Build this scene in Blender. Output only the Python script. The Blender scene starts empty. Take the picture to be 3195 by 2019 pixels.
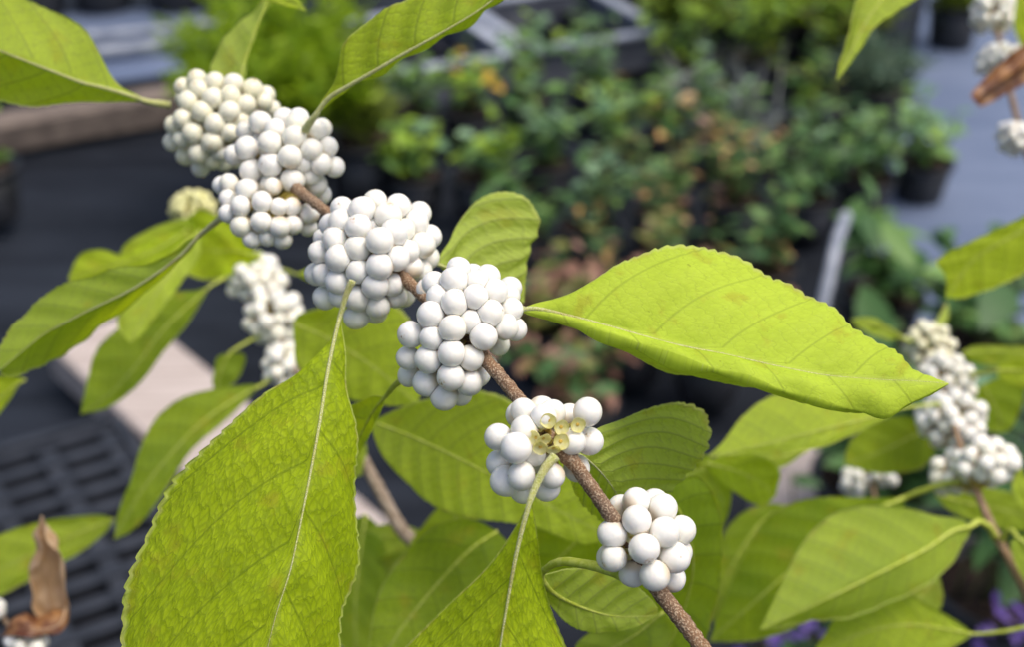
import bpy, math, random
import numpy as np
from mathutils import Vector, noise as mnoise

# ------------------------------------------------------------------ camera, world, sun, exposure
scene = bpy.context.scene
COL = scene.collection
W0, H0 = 3195.0, 2019.0
HFOV = math.radians(40.0)
FPX = W0 / 2 / math.tan(HFOV / 2)
CAM_H = 0.90
PITCH = math.radians(30.0)
FOCUS = 0.221

cam_d = bpy.data.cameras.new('camera')
cam_d.sensor_width = 36.0
cam_d.angle = HFOV
cam_d.clip_start = 0.01
cam_d.clip_end = 200.0
cam_d.dof.use_dof = True
cam_d.dof.focus_distance = FOCUS
cam_d.dof.aperture_fstop = (cam_d.lens * 1e-3) / 0.0027
cam = bpy.data.objects.new('camera', cam_d)
COL.objects.link(cam)
cam.location = (0, 0, CAM_H)
cam.rotation_euler = (math.pi / 2 - PITCH, 0, 0)
scene.camera = cam

SUN_EL, SUN_AZ = math.radians(68), math.radians(105)      # azimuth measured clockwise from +Y
world = bpy.data.worlds.new('World')
scene.world = world
world.use_nodes = True
wn = world.node_tree
wn.nodes.clear()
sky = wn.nodes.new('ShaderNodeTexSky')
sky.sky_type = 'NISHITA'
sky.sun_disc = False
sky.sun_elevation = SUN_EL
sky.sun_rotation = SUN_AZ
sky.air_density = 1.0
sky.dust_density = 6.0
sky.ozone_density = 1.0
bg = wn.nodes.new('ShaderNodeBackground')
bg.inputs['Strength'].default_value = 0.135
wo = wn.nodes.new('ShaderNodeOutputWorld')
wn.links.new(sky.outputs[0], bg.inputs[0])
wn.links.new(bg.outputs[0], wo.inputs[0])

sun_d = bpy.data.lights.new('sun', 'SUN')
sun_d.energy = 1.4
sun_d.angle = math.radians(34)
sun_d.color = (1.0, 0.95, 0.87)
sun = bpy.data.objects.new('sun', sun_d)
COL.objects.link(sun)
sdir = Vector((math.sin(SUN_AZ) * math.cos(SUN_EL), math.cos(SUN_AZ) * math.cos(SUN_EL), math.sin(SUN_EL)))
sun.rotation_euler = sdir.to_track_quat('Z', 'Y').to_euler()

scene.view_settings.view_transform = 'Standard'
scene.view_settings.look = 'None'
scene.view_settings.gamma = 1.0
scene.view_settings.exposure = 0.36
scene.render.engine = 'CYCLES'
scene.cycles.use_denoising = True
scene.cycles.max_bounces = 7
scene.cycles.transmission_bounces = 6
scene.cycles.diffuse_bounces = 4
scene.cycles.sample_clamp_indirect = 6.0

# ------------------------------------------------------------------ pixel <-> space
FWD = np.array([0.0, math.cos(PITCH), -math.sin(PITCH)])
UPV = np.array([0.0, math.sin(PITCH), math.cos(PITCH)])
RGT = np.array([1.0, 0.0, 0.0])
CAMP = np.array([0.0, 0.0, CAM_H])
K = 3195.0 / 2408.0

def P(px, py, d):
    return CAMP + d * (FWD + RGT * ((px - W0 / 2) / FPX) - UPV * ((py - H0 / 2) / FPX))

def G(px, py, z=0.0):
    v = FWD + RGT * ((px - W0 / 2) / FPX) - UPV * ((py - H0 / 2) / FPX)
    return CAMP + v * ((z - CAM_H) / v[2])

rnd = random.Random(7)
nrng = np.random.default_rng(11)

# ------------------------------------------------------------------ object helpers
WLOC = {}

def props(o, label=None, cat=None, group=None, kind=None):
    if label: o['label'] = label
    if cat: o['category'] = cat
    if group: o['group'] = group
    if kind: o['kind'] = kind

def empty(name, loc, label=None, cat=None, group=None, parent=None):
    o = bpy.data.objects.new(name, None)
    o.empty_display_size = 0.01
    COL.objects.link(o)
    place(o, loc, parent)
    props(o, label, cat, group)
    return o

def place(o, loc, parent=None):
    loc = np.array(loc, float)
    if parent is not None:
        o.parent = parent
        o.location = tuple(loc - WLOC[parent.name])
    else:
        o.location = tuple(loc)
    WLOC[o.name] = loc

def mesh_data(name, verts, faces, mat, smooth=True):
    me = bpy.data.meshes.new(name)
    me.from_pydata([tuple(map(float, v)) for v in verts], [], [tuple(map(int, f)) for f in faces])
    if mat is not None:
        for m in (mat if isinstance(mat, (list, tuple)) else [mat]):
            me.materials.append(m)
    if smooth:
        me.polygons.foreach_set('use_smooth', [True] * len(me.polygons))
    me.update()
    return me

def mobj(name, verts, faces, mat, parent=None, origin=None, smooth=True):
    verts = np.asarray(verts, float)
    if origin is None:
        origin = verts.mean(0)
    me = mesh_data(name, verts - np.asarray(origin), faces, mat, smooth)
    o = bpy.data.objects.new(name, me)
    COL.objects.link(o)
    place(o, origin, parent)
    return o

def dobj(name, me, parent, loc, rot=None, scale=None):
    o = bpy.data.objects.new(name, me)
    COL.objects.link(o)
    place(o, loc, parent)
    if rot is not None: o.rotation_euler = rot
    if scale is not None: o.scale = scale if hasattr(scale, '__len__') else (scale,) * 3
    return o

class MB:
    def __init__(s): s.v = []; s.f = []; s.n = 0
    def add(s, v, f):
        v = np.asarray(v, float); s.v.append(v)
        s.f += [tuple(i + s.n for i in q) for q in f]
        s.n += len(v)
    def obj(s, name, mat, parent=None, origin=None, smooth=True):
        return mobj(name, np.vstack(s.v), s.f, mat, parent, origin, smooth)

def catmull(pts, n):
    pts = np.asarray(pts, float)
    if len(pts) == 2:
        t = np.linspace(0, 1, n)[:, None]
        return pts[0] * (1 - t) + pts[1] * t
    ext = np.vstack([2 * pts[0] - pts[1], pts, 2 * pts[-1] - pts[-2]])
    out = []
    M = 14
    for i in range(1, len(ext) - 2):
        p0, p1, p2, p3 = ext[i - 1], ext[i], ext[i + 1], ext[i + 2]
        # centripetal-ish damping of the tangents to avoid overshoot
        l = np.linalg.norm(p2[:2] - p1[:2]) + 1e-9
        la = np.linalg.norm(p1[:2] - p0[:2]) + 1e-9
        lb = np.linalg.norm(p3[:2] - p2[:2]) + 1e-9
        m1 = (p2 - p0) / (la + l) * l
        m2 = (p3 - p1) / (l + lb) * l
        for k in range(M):
            t = k / M
            out.append((2*t**3-3*t**2+1)*p1 + (t**3-2*t**2+t)*m1 + (-2*t**3+3*t**2)*p2 + (t**3-t**2)*m2)
    out.append(pts[-1])
    out = np.array(out)
    s = np.concatenate([[0], np.cumsum(np.linalg.norm(np.diff(out[:, :min(3, out.shape[1])], axis=0), axis=1))])
    t = np.linspace(0, s[-1], n)
    return np.stack([np.interp(t, s, out[:, k]) for k in range(out.shape[1])], 1)

def tube(pts, radii, seg=10, cap=True, rough=0.0, seed=0):
    pts = np.asarray(pts, float); n = len(pts)
    radii = np.interp(np.linspace(0, 1, n), np.linspace(0, 1, len(radii)), radii)
    tan = np.gradient(pts, axis=0)
    tan /= np.linalg.norm(tan, axis=1)[:, None] + 1e-12
    a = np.cross(tan[0], [0.3, 0.2, 1.0]); a /= np.linalg.norm(a)
    V, F = [], []
    rg = np.random.default_rng(seed)
    for i in range(n):
        a = a - tan[i] * a.dot(tan[i]); a /= np.linalg.norm(a)
        b = np.cross(tan[i], a)
        for k in range(seg):
            th = 2 * math.pi * k / seg
            r = radii[i] * (1 + rough * rg.normal())
            V.append(pts[i] + r * (math.cos(th) * a + math.sin(th) * b))
    for i in range(n - 1):
        for k in range(seg):
            k2 = (k + 1) % seg
            F.append((i*seg+k, i*seg+k2, (i+1)*seg+k2, (i+1)*seg+k))
    if cap:
        F.append(tuple(range(seg - 1, -1, -1)))
        F.append(tuple((n - 1) * seg + k for k in range(seg)))
    return np.array(V), F

def lathe(profile, seg=28, c=(0, 0, 0)):
    V, F = [], []
    for r, z in profile:
        for k in range(seg):
            th = 2 * math.pi * k / seg
            V.append((c[0] + r * math.cos(th), c[1] + r * math.sin(th), c[2] + z))
    for i in range(len(profile) - 1):
        for k in range(seg):
            k2 = (k + 1) % seg
            F.append((i*seg+k, i*seg+k2, (i+1)*seg+k2, (i+1)*seg+k))
    return np.array(V), F

def obox(o, ax, ay, az, lx, ly, lz):
    """box from corner o along unit axes"""
    o = np.asarray(o, float); V = []
    for k in (0, 1):
        for (i, j) in ((0, 0), (1, 0), (1, 1), (0, 1)):
            V.append(o + ax * lx * i + ay * ly * j + az * lz * k)
    return np.array(V), [(3,2,1,0),(4,5,6,7),(0,1,5,4),(1,2,6,5),(2,3,7,6),(3,0,4,7)]

# ------------------------------------------------------------------ materials
class NT:
    def __init__(s, name):
        s.m = bpy.data.materials.new(name); s.m.use_nodes = True
        s.t = s.m.node_tree; s.t.nodes.clear()
        s.out = s.t.nodes.new('ShaderNodeOutputMaterial')
    def n(s, typ, ins=None, **kw):
        nd = s.t.nodes.new('ShaderNode' + typ)
        for k, v in kw.items(): setattr(nd, k, v)
        for k, v in (ins or {}).items():
            sock = nd.inputs[k]
            if isinstance(v, bpy.types.NodeSocket): s.t.links.new(v, sock)
            else: sock.default_value = v
        return nd
    def math(s, op, a, b=0.0, c=0.0, clamp=False):
        nd = s.n('Math', {0: a, 1: b, 2: c}, operation=op); nd.use_clamp = clamp
        return nd.outputs[0]
    def mix(s, f, a, b, blend='MIX'):
        nd = s.n('Mix', data_type='RGBA', blend_type=blend)
        for i, v in ((0, f), (6, a), (7, b)):
            if isinstance(v, bpy.types.NodeSocket): s.t.links.new(v, nd.inputs[i])
            elif i == 0: nd.inputs[i].default_value = v
            else: nd.inputs[i].default_value = (*v, 1) if len(v) == 3 else v
        return nd.outputs[2]
    def ramp(s, f, a, b, x0=0.0, x1=1.0):
        nd = s.n('MapRange', {0: f, 1: a, 2: b, 3: x0, 4: x1}); nd.clamp = True
        nd.interpolation_type = 'SMOOTHSTEP'
        return nd.outputs[0]
    def attr(s, name, kind='GEOMETRY'):
        return s.n('Attribute', attribute_name=name, attribute_type=kind)
    def noise(s, vec, scale, detail=3.0, rough=0.55):
        ins = {'Scale': scale, 'Detail': detail, 'Roughness': rough}
        if vec is not None: ins['Vector'] = vec
        return s.n('TexNoise', ins).outputs[0]
    def surf(s, sh): s.t.links.new(sh, s.out.inputs[0]); return s.m

def rgb(*c): return tuple(c)

def mat_leaf(name, dark, light, back, trans_col, trans=0.34, rough=0.5, vein_depth=1.0, smooth_top=False):
    """leaf lamina: colours by the leaf's own tone, veins by its own flat coordinates"""
    q = NT(name)
    tone = q.attr('tone', 'OBJECT').outputs['Fac']
    under = q.attr('under', 'OBJECT').outputs['Fac']
    xm = q.attr('xm').outputs['Fac']; ym = q.attr('ym').outputs['Fac']; sec = q.attr('sec').outputs['Fac']
    lu = q.attr('lu').outputs['Fac']
    ax = q.math('ABSOLUTE', xm)
    oi = q.n('ObjectInfo').outputs['Random']
    seed = q.math('MULTIPLY', oi, 37.0)
    # secondary veins
    fr = q.math('FRACT', q.math('ADD', sec, 0.5))
    spc = q.attr('spc', 'OBJECT').outputs['Fac']
    smm = q.math('MULTIPLY', sec, spc)
    ds = q.math('MULTIPLY', q.math('ABSOLUTE', q.math('SUBTRACT', fr, 0.5)), spc)       # mm
    vs = q.ramp(ds, 0.0, 0.42, 1.0, 0.0)
    # ladder veins between them
    co = q.n('CombineXYZ', {0: q.math('MULTIPLY', smm, 0.19), 1: q.math('MULTIPLY', ax, 0.40), 2: seed}).outputs[0]
    wob = q.n('TexNoise', {'Vector': co, 'Scale': 1.6, 'Detail': 2.0}).outputs['Color']
    co2 = q.n('VectorMath', {0: co, 1: q.n('VectorMath', {0: wob, 3: 0.55}, operation='SCALE').outputs[0]}, operation='ADD').outputs[0]
    band = q.math('FLOOR', sec)
    hsh = q.n('TexWhiteNoise', {'Vector': q.n('CombineXYZ', {0: band, 1: q.math('SIGN', xm), 2: seed}).outputs[0]}, noise_dimensions='3D').outputs['Value']
    wn1 = q.n('TexNoise', {'Vector': co, 'Scale': 2.2, 'Detail': 2.0}).outputs[0]
    lad = q.math('ADD', q.math('ADD', q.math('ADD', q.math('MULTIPLY', ax, 0.31), q.math('MULTIPLY', ym, 0.25)), q.math('MULTIPLY', hsh, 9.0)), q.math('MULTIPLY', wn1, 1.5))
    v1 = q.math('SUBTRACT', 0.5, q.math('ABSOLUTE', q.math('SUBTRACT', q.math('FRACT', lad), 0.5)))       # 0 on a ladder vein
    vt = q.ramp(v1, 0.0, 0.075, 1.0, 0.0)
    # fine mesh
    co3 = q.n('CombineXYZ', {0: q.math('MULTIPLY', smm, 0.75), 1: q.math('MULTIPLY', ax, 0.85), 2: seed}).outputs[0]
    v2 = q.n('TexVoronoi', {'Vector': co3, 'Scale': 1.0}, feature='DISTANCE_TO_EDGE', voronoi_dimensions='3D').outputs[0]
    vq = q.ramp(v2, 0.0, 0.20, 1.0, 0.0)
    mid = q.ramp(ax, 0.1, 0.75, 1.0, 0.0)
    # colour
    flat = q.n('CombineXYZ', {0: xm, 1: ym, 2: seed}).outputs[0]
    nb = q.noise(flat, 0.07, 4.0)
    tn = q.math('ADD', tone, q.math('MULTIPLY', q.math('SUBTRACT', nb, 0.5), 1.1), clamp=True)
    c = q.mix(tn, dark, light)
    c = q.mix(under, c, q.mix(0.75, c, back))
    veincol = q.mix(under, q.mix(0.62, c, rgb(0.11, 0.18, 0.02)), q.mix(0.55, c, rgb(0.42, 0.47, 0.16)))
    netf = q.math('MULTIPLY', q.math('MAXIMUM', vt, q.math('MULTIPLY', vq, 0.85)), q.math('SUBTRACT', 0.85, q.math('MULTIPLY', under, 0.4)))
    c = q.mix(q.math('MULTIPLY', netf, vein_depth, clamp=True), c, veincol)
    c = q.mix(q.math('MULTIPLY', vs, 0.30 + 0.32 * min(1, vein_depth)), c, veincol)
    c = q.mix(q.math('MULTIPLY', mid, 0.22), c, rgb(0.50, 0.54, 0.20))
    # autumn blotches, rusty margins, dark flecks and pale hairs
    bl = q.ramp(q.noise(flat, 0.16, 4.0, 0.6), 0.56, 0.72)
    c = q.mix(q.math('MULTIPLY', bl, 0.48), c, rgb(0.40, 0.31, 0.03))
    edge = q.math('MULTIPLY', q.ramp(q.math('ABSOLUTE', lu), 0.90, 1.0), q.ramp(q.noise(flat, 0.22, 2.0), 0.5, 0.68))
    c = q.mix(q.math('MULTIPLY', edge, 0.55), c, rgb(0.30, 0.17, 0.03))
    pm = q.ramp(q.math('ABSOLUTE', lu), 0.955, 0.99)
    c = q.mix(q.math('MULTIPLY', pm, 0.45), c, rgb(0.62, 0.68, 0.26))
    fl = q.ramp(q.noise(flat, 0.9, 2.0, 0.7), 0.705, 0.75)
    c = q.mix(q.math('MULTIPLY', fl, 0.55), c, rgb(0.07, 0.06, 0.015))
    hair = q.ramp(q.noise(flat, 5.0, 2.0, 0.8), 0.60, 0.72)
    c = q.mix(q.math('MULTIPLY', hair, 0.26), c, rgb(0.62, 0.68, 0.38))
    # relief: veins sunk above, proud below
    h = q.math('ADD', q.math('MULTIPLY', vs, 1.1), q.math('ADD', q.math('MULTIPLY', q.ramp(v1, 0.0, 0.40, 1.0, 0.0), 1.4), q.math('MULTIPLY', q.ramp(v2, 0.0, 0.35, 1.0, 0.0), 0.6)))
    sgn = q.math('SUBTRACT', q.math('MULTIPLY', under, 2.0), 1.0)
    fine = q.noise(flat, 3.2, 3.0, 0.7)
    hh = q.math('ADD', q.math('MULTIPLY', q.math('MULTIPLY', h, sgn), 0.000095 * vein_depth), q.math('MULTIPLY', fine, 0.00006))
    bump = q.n('Bump', {'Strength': 0.8, 'Distance': 1.0, 'Height': hh}).outputs[0]
    pb = q.n('BsdfPrincipled', {'Base Color': c, 'Roughness': rough, 'Normal': bump, 'Specular IOR Level': 0.16, 'Sheen Weight': 0.0, 'Sheen Roughness': 0.5})
    tc = q.mix(q.math('MULTIPLY', q.math('MAXIMUM', vs, q.math('MULTIPLY', vt, 0.7)), 0.5), q.mix(tone, q.mix(0.45, trans_col, dark), trans_col), rgb(0.10, 0.16, 0.01))
    tb = q.n('BsdfTranslucent', {'Color': tc, 'Normal': bump})
    ms = q.n('MixShader', {0: trans, 1: pb.outputs[0], 2: tb.outputs[0]})
    return q.surf(ms.outputs[0])

M_LEAF = mat_leaf('leaf_lime', rgb(0.115, 0.222, 0.002), rgb(0.52, 0.67, 0.020), rgb(0.52, 0.65, 0.15), rgb(0.74, 0.88, 0.006), trans=0.52, rough=0.58)
M_LEAF_S = mat_leaf('leaf_lime_smooth', rgb(0.25, 0.37, 0.010), rgb(0.56, 0.72, 0.060), rgb(0.42, 0.52, 0.12), rgb(0.62, 0.76, 0.03), vein_depth=0.25, rough=0.6)

def mat_midrib():
    q = NT('midrib_downy')
    tc = q.n('TexCoord').outputs['Object']
    n = q.noise(tc, 4200.0, 2.0, 0.8)
    n2 = q.noise(tc, 140.0, 2.0)
    c = q.mix(q.ramp(n, 0.40, 0.66), rgb(0.46, 0.49, 0.08), rgb(0.68, 0.69, 0.34))
    c = q.mix(q.math('MULTIPLY', q.ramp(n2, 0.55, 0.7), 0.4), c, rgb(0.42, 0.32, 0.06))
    bump = q.n('Bump', {'Strength': 1.0, 'Distance': 1.0, 'Height': q.math('MULTIPLY', n, 0.00035)}).outputs[0]
    pb = q.n('BsdfPrincipled', {'Base Color': c, 'Roughness': 0.7, 'Normal': bump, 'Subsurface Weight': 0.15, 'Subsurface Radius': (0.001, 0.001, 0.0004), 'Sheen Weight': 0.5})
    return q.surf(pb.outputs[0])
M_RIB = mat_midrib()
M_RIB2 = None

def mat_bark():
    q = NT('twig_bark')
    tc = q.n('TexCoord').outputs['Object']
    a = q.noise(tc, 2900.0, 2.0, 0.6)
    b = q.noise(tc, 260.0, 3.0)
    b = q.math('ADD', q.math('MULTIPLY', b, 0.5), q.math('MULTIPLY', q.noise(tc, 55.0, 2.0), 0.5))
    c = q.mix(q.ramp(b, 0.35, 0.65), rgb(0.250, 0.138, 0.066), rgb(0.195, 0.126, 0.080))
    c = q.mix(q.math('MULTIPLY', q.ramp(a, 0.51, 0.62), 0.75), c, rgb(0.56, 0.43, 0.29))
    c = q.mix(q.math('MULTIPLY', q.ramp(a, 0.42, 0.34), 0.6), c, rgb(0.13, 0.06, 0.03))
    bump = q.n('Bump', {'Strength': 0.9, 'Distance': 1.0, 'Height': q.math('MULTIPLY', a, 0.0004)}).outputs[0]
    pb = q.n('BsdfPrincipled', {'Base Color': c, 'Roughness': 0.75, 'Normal': bump})
    return q.surf(pb.outputs[0])
M_BARK = mat_bark()

def mat_berry():
    q = NT('berry_white')
    tint = q.attr('tint', 'OBJECT').outputs['Fac']
    geo = q.n('TexCoord').outputs['Object']
    sep = q.n('SeparateXYZ', {0: geo})
    ln = q.n('VectorMath', {0: geo}, operation='NORMALIZE').outputs[0]
    sp = q.n('SeparateXYZ', {0: ln})
    oi = q.n('ObjectInfo').outputs['Random']
    c = q.mix(tint, rgb(0.875, 0.86, 0.81), rgb(0.80, 0.775, 0.54))
    n1 = q.noise(geo, 300.0, 3.0)
    c = q.mix(q.math('MULTIPLY', q.ramp(n1, 0.45, 0.75), 0.35), c, rgb(0.83, 0.80, 0.72))
    # stalk end: creamy rust halo, widened to paint in the darker crevices between berries ; style scar: a tiny brown dot
    base = q.ramp(sp.outputs[2], -0.60, -0.99)
    c = q.mix(q.math('MULTIPLY', base, 0.6), c, rgb(0.62, 0.47, 0.26))
    scar = q.ramp(sp.outputs[2], 0.9945, 0.9985)
    halo = q.math('MULTIPLY', q.ramp(sp.outputs[2], 0.90, 0.985), q.ramp(q.noise(geo, 1400.0, 3.0), 0.45, 0.62))
    big = q.ramp(oi, 0.70, 0.80)
    c = q.mix(q.math('MULTIPLY', q.math('MULTIPLY', halo, big), 0.65), c, rgb(0.62, 0.40, 0.14))
    c = q.mix(q.math('MULTIPLY', q.math('MULTIPLY', scar, q.ramp(oi, 0.5, 0.62)), 0.7), c, rgb(0.30, 0.18, 0.08))
    sk = q.ramp(q.noise(geo, 1900.0, 2.0, 0.6), 0.755, 0.79)
    c = q.mix(q.math('MULTIPLY', sk, 0.6), c, rgb(0.36, 0.24, 0.14))
    f = q.noise(geo, 6500.0, 2.0, 0.6)
    f2 = q.noise(geo, 900.0, 2.0, 0.5)
    bump = q.n('Bump', {'Strength': 0.55, 'Distance': 1.0, 'Height': q.math('ADD', q.math('MULTIPLY', f, 0.00005), q.math('MULTIPLY', f2, 0.00010))}).outputs[0]
    pb = q.n('BsdfPrincipled', {'Base Color': c, 'Roughness': q.ramp(n1, 0.3, 0.7, 0.26, 0.38), 'Normal': bump, 'Subsurface Weight': 0.45,
                                'Subsurface Radius': (1.0, 0.85, 0.6), 'Subsurface Scale': 0.0011, 'Specular IOR Level': 0.42, 'Coat Weight': 0.30, 'Coat Roughness': 0.22})
    return q.surf(pb.outputs[0])
M_BERRY = mat_berry()

def mat_simple(name, c1, c2, scale=40.0, rough=0.6, spec=0.4, bump=0.0, trans=0.0, tcol=None, lo=0.4, hi=0.6, detail=4.0, stretch=None):
    q = NT(name)
    tc = q.n('TexCoord').outputs['Object']
    if stretch:
        tc = q.n('Mapping', {0: tc, 3: stretch}).outputs[0]
    n = q.noise(tc, scale, detail)
    c = q.mix(q.ramp(n, lo, hi), c1, c2)
    ins = {'Base Color': c, 'Roughness': rough, 'Specular IOR Level': spec}
    if bump:
        ins['Normal'] = q.n('Bump', {'Strength': 0.8, 'Distance': 1.0, 'Height': q.math('MULTIPLY', n, bump)}).outputs[0]
    pb = q.n('BsdfPrincipled', ins)
    sh = pb.outputs[0]
    if trans:
        tb = q.n('BsdfTranslucent', {'Color': (*(tcol or c2), 1)})
        sh = q.n('MixShader', {0: trans, 1: sh, 2: tb.outputs[0]}).outputs[0]
    return q.surf(sh)

def mat_smallleaf(name, a, b, trans=0.25, rough=0.5):
    q = NT(name)
    oi = q.n('ObjectInfo').outputs['Random']
    tc = q.n('TexCoord').outputs['Object']
    n = q.noise(tc, 60.0, 2.0)
    f = q.math('ADD', q.math('MULTIPLY', oi, 0.75), q.math('MULTIPLY', n, 0.35), clamp=True)
    c = q.mix(f, a, b)
    pb = q.n('BsdfPrincipled', {'Base Color': c, 'Roughness': rough, 'Specular IOR Level': 0.45})
    tb = q.n('BsdfTranslucent', {'Color': c})
    return q.surf(q.n('MixShader', {0: trans, 1: pb.outputs[0], 2: tb.outputs[0]}).outputs[0])

M_CALYX = mat_simple('calyx', rgb(0.70, 0.66, 0.22), rgb(0.80, 0.78, 0.42), 900, 0.5, 0.4, 0, 0.35, rgb(0.85, 0.80, 0.3))
M_CALYXEYE = mat_simple('calyx_eye', rgb(0.50, 0.30, 0.03), rgb(0.62, 0.44, 0.08), 900, 0.5)
M_PEDICEL = mat_simple('pedicel', rgb(0.42, 0.34, 0.07), rgb(0.50, 0.36, 0.10), 500, 0.6)
M_BUD = mat_simple('bud_pale', rgb(0.62, 0.60, 0.24), rgb(0.76, 0.74, 0.42), 300, 0.5)
M_DRY = mat_simple('dry_leaf', rgb(0.60, 0.39, 0.21), rgb(0.78, 0.57, 0.37), 130, 0.6, 0.35, 0.0006, 0.25, rgb(0.62, 0.34, 0.14))
M_DRY2 = mat_simple('dry_leaf_rust', rgb(0.14, 0.045, 0.018), rgb(0.40, 0.20, 0.075), 190, 0.45, 0.5, 0.0006, 0.10, rgb(0.4, 0.15, 0.03))
M_POT = mat_simple('pot_black_plastic', rgb(0.010, 0.011, 0.014), rgb(0.022, 0.024, 0.030), 30, 0.42, 0.5)
M_SOIL = mat_simple('potting_soil', rgb(0.018, 0.012, 0.009), rgb(0.075, 0.048, 0.035), 160, 0.9, 0.2, 0.004)
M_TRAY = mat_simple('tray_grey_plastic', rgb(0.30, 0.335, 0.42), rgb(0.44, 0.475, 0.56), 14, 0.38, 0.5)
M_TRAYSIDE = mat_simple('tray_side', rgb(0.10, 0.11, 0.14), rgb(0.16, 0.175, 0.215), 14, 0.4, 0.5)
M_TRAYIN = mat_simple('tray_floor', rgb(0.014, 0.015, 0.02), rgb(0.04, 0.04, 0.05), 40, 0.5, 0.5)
M_GRID = mat_simple('grid_black_plastic', rgb(0.020, 0.023, 0.030), rgb(0.036, 0.040, 0.050), 25, 0.42, 0.5)
M_TIMBER = mat_simple('weathered_timber', rgb(0.10, 0.082, 0.072), rgb(0.23, 0.185, 0.155), 9, 0.8, 0.25, 0.002, lo=0.3, hi=0.7, stretch=(1.0, 9.0, 9.0))
M_PLANK = mat_simple('sawn_plank', rgb(0.36, 0.30, 0.27), rgb(0.53, 0.465, 0.43), 10, 0.7, 0.3, 0.001, lo=0.3, hi=0.7, stretch=(0.7, 14.0, 14.0))
M_PIPE = mat_simple('pipe_grey', rgb(0.22, 0.25, 0.31), rgb(0.34, 0.37, 0.43), 30, 0.45)
M_BARK_OLD = mat_simple('old_bark', rgb(0.20, 0.15, 0.11), rgb(0.33, 0.27, 0.22), 700, 0.8, 0.2, 0.0003)
M_RIB2 = mat_simple('midrib_green', rgb(0.40, 0.47, 0.04), rgb(0.50, 0.56, 0.11), 900, 0.6)
M_STEMG = mat_simple('green_stalk', rgb(0.09, 0.12, 0.035), rgb(0.16, 0.15, 0.06), 60, 0.6)
M_STRAW = mat_simple('straw_stalk', rgb(0.26, 0.27, 0.25), rgb(0.42, 0.42, 0.38), 40, 0.6)

SL_MID = mat_smallleaf('leaf_mid_green', rgb(0.085, 0.20, 0.034), rgb(0.25, 0.43, 0.11))
SL_DARK = mat_smallleaf('leaf_dark_green', rgb(0.034, 0.10, 0.026), rgb(0.105, 0.23, 0.062))
SL_BLUE = mat_smallleaf('leaf_blue_green', rgb(0.10, 0.22, 0.11), rgb(0.27, 0.44, 0.25))
SL_LIME = mat_smallleaf('leaf_fresh_green', rgb(0.15, 0.28, 0.010), rgb(0.32, 0.48, 0.030))
SL_OLIVE = mat_smallleaf('leaf_olive', rgb(0.11, 0.13, 0.030), rgb(0.27, 0.28, 0.07))
SL_ORANGE = mat_smallleaf('leaf_orange', rgb(0.55, 0.30, 0.07), rgb(0.74, 0.52, 0.26))
SL_PINK = mat_smallleaf('leaf_pink_brown', rgb(0.15, 0.078, 0.050), rgb(0.44, 0.24, 0.17))
SL_YELLOW = mat_smallleaf('leaf_yellow', rgb(0.62, 0.38, 0.02), rgb(0.75, 0.50, 0.05))
SL_PURPLE = mat_smallleaf('petal_purple', rgb(0.07, 0.035, 0.20), rgb(0.16, 0.09, 0.42))

def mat_fabric(name, c1, c2, rough, spec):
    q = NT(name)
    tc = q.n('TexCoord').outputs['Object']
    n = q.noise(tc, 2.2, 5.0, 0.6)
    st = q.noise(q.n('Mapping', {0: tc, 2: (0, 0, 0.33), 3: (1.2, 16.0, 1.0)}).outputs[0], 1.0, 4.0, 0.6)
    c = q.mix(q.ramp(q.math('ADD', q.math('MULTIPLY', n, 0.5), q.math('MULTIPLY', st, 0.5)), 0.38, 0.62), c1, c2)
    w1 = q.n('TexWave', {'Vector': tc, 'Scale': 130.0}, bands_direction='X').outputs['Fac']
    w2 = q.n('TexWave', {'Vector': tc, 'Scale': 130.0}, bands_direction='Y').outputs['Fac']
    h = q.math('ADD', q.math('MULTIPLY', q.math('ADD', w1, w2), 0.0002), q.math('MULTIPLY', st, 0.004))
    bump = q.n('Bump', {'Strength': 0.5, 'Distance': 1.0, 'Height': h}).outputs[0]
    pb = q.n('BsdfPrincipled', {'Base Color': c, 'Roughness': rough, 'Specular IOR Level': spec, 'Normal': bump})
    return q.surf(pb.outputs[0])
M_GROUND = mat_fabric('weed_fabric_dark', rgb(0.006, 0.008, 0.0125), rgb(0.020, 0.025, 0.036), 0.6, 0.16)
M_PATH = mat_fabric('weed_fabric_sky_sheen', rgb(0.095, 0.130, 0.215), rgb(0.150, 0.190, 0.290), 0.5, 0.4)  # same weed fabric with the sky's bluish sheen put into its base colour

# ------------------------------------------------------------------ ground
def sheet(name, poly, z, mat, nx=60, ny=60, wr=0.004, seed=0):
    """bilinear quad sheet with soft real folds"""
    a, b, c, d = [np.array(p, float) for p in poly]
    V = []
    for j in range(ny + 1):
        for i in range(nx + 1):
            s, t = i / nx, j / ny
            p = (a*(1-s)+b*s)*(1-t) + (d*(1-s)+c*s)*t
            h = wr * (mnoise.noise(Vector((p[0]*2.2+seed, p[1]*7.0, 0.3))) + 0.5*mnoise.noise(Vector((p[0]*6+seed, p[1]*14, 2.3))))
            V.append((p[0], p[1], z + h))
    F = [(j*(nx+1)+i, j*(nx+1)+i+1, (j+1)*(nx+1)+i+1, (j+1)*(nx+1)+i) for j in range(ny) for i in range(nx)]
    o = mobj(name, V, F, mat, None, (0, 0, 0))
    o['kind'] = 'structure'
    return o

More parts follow.
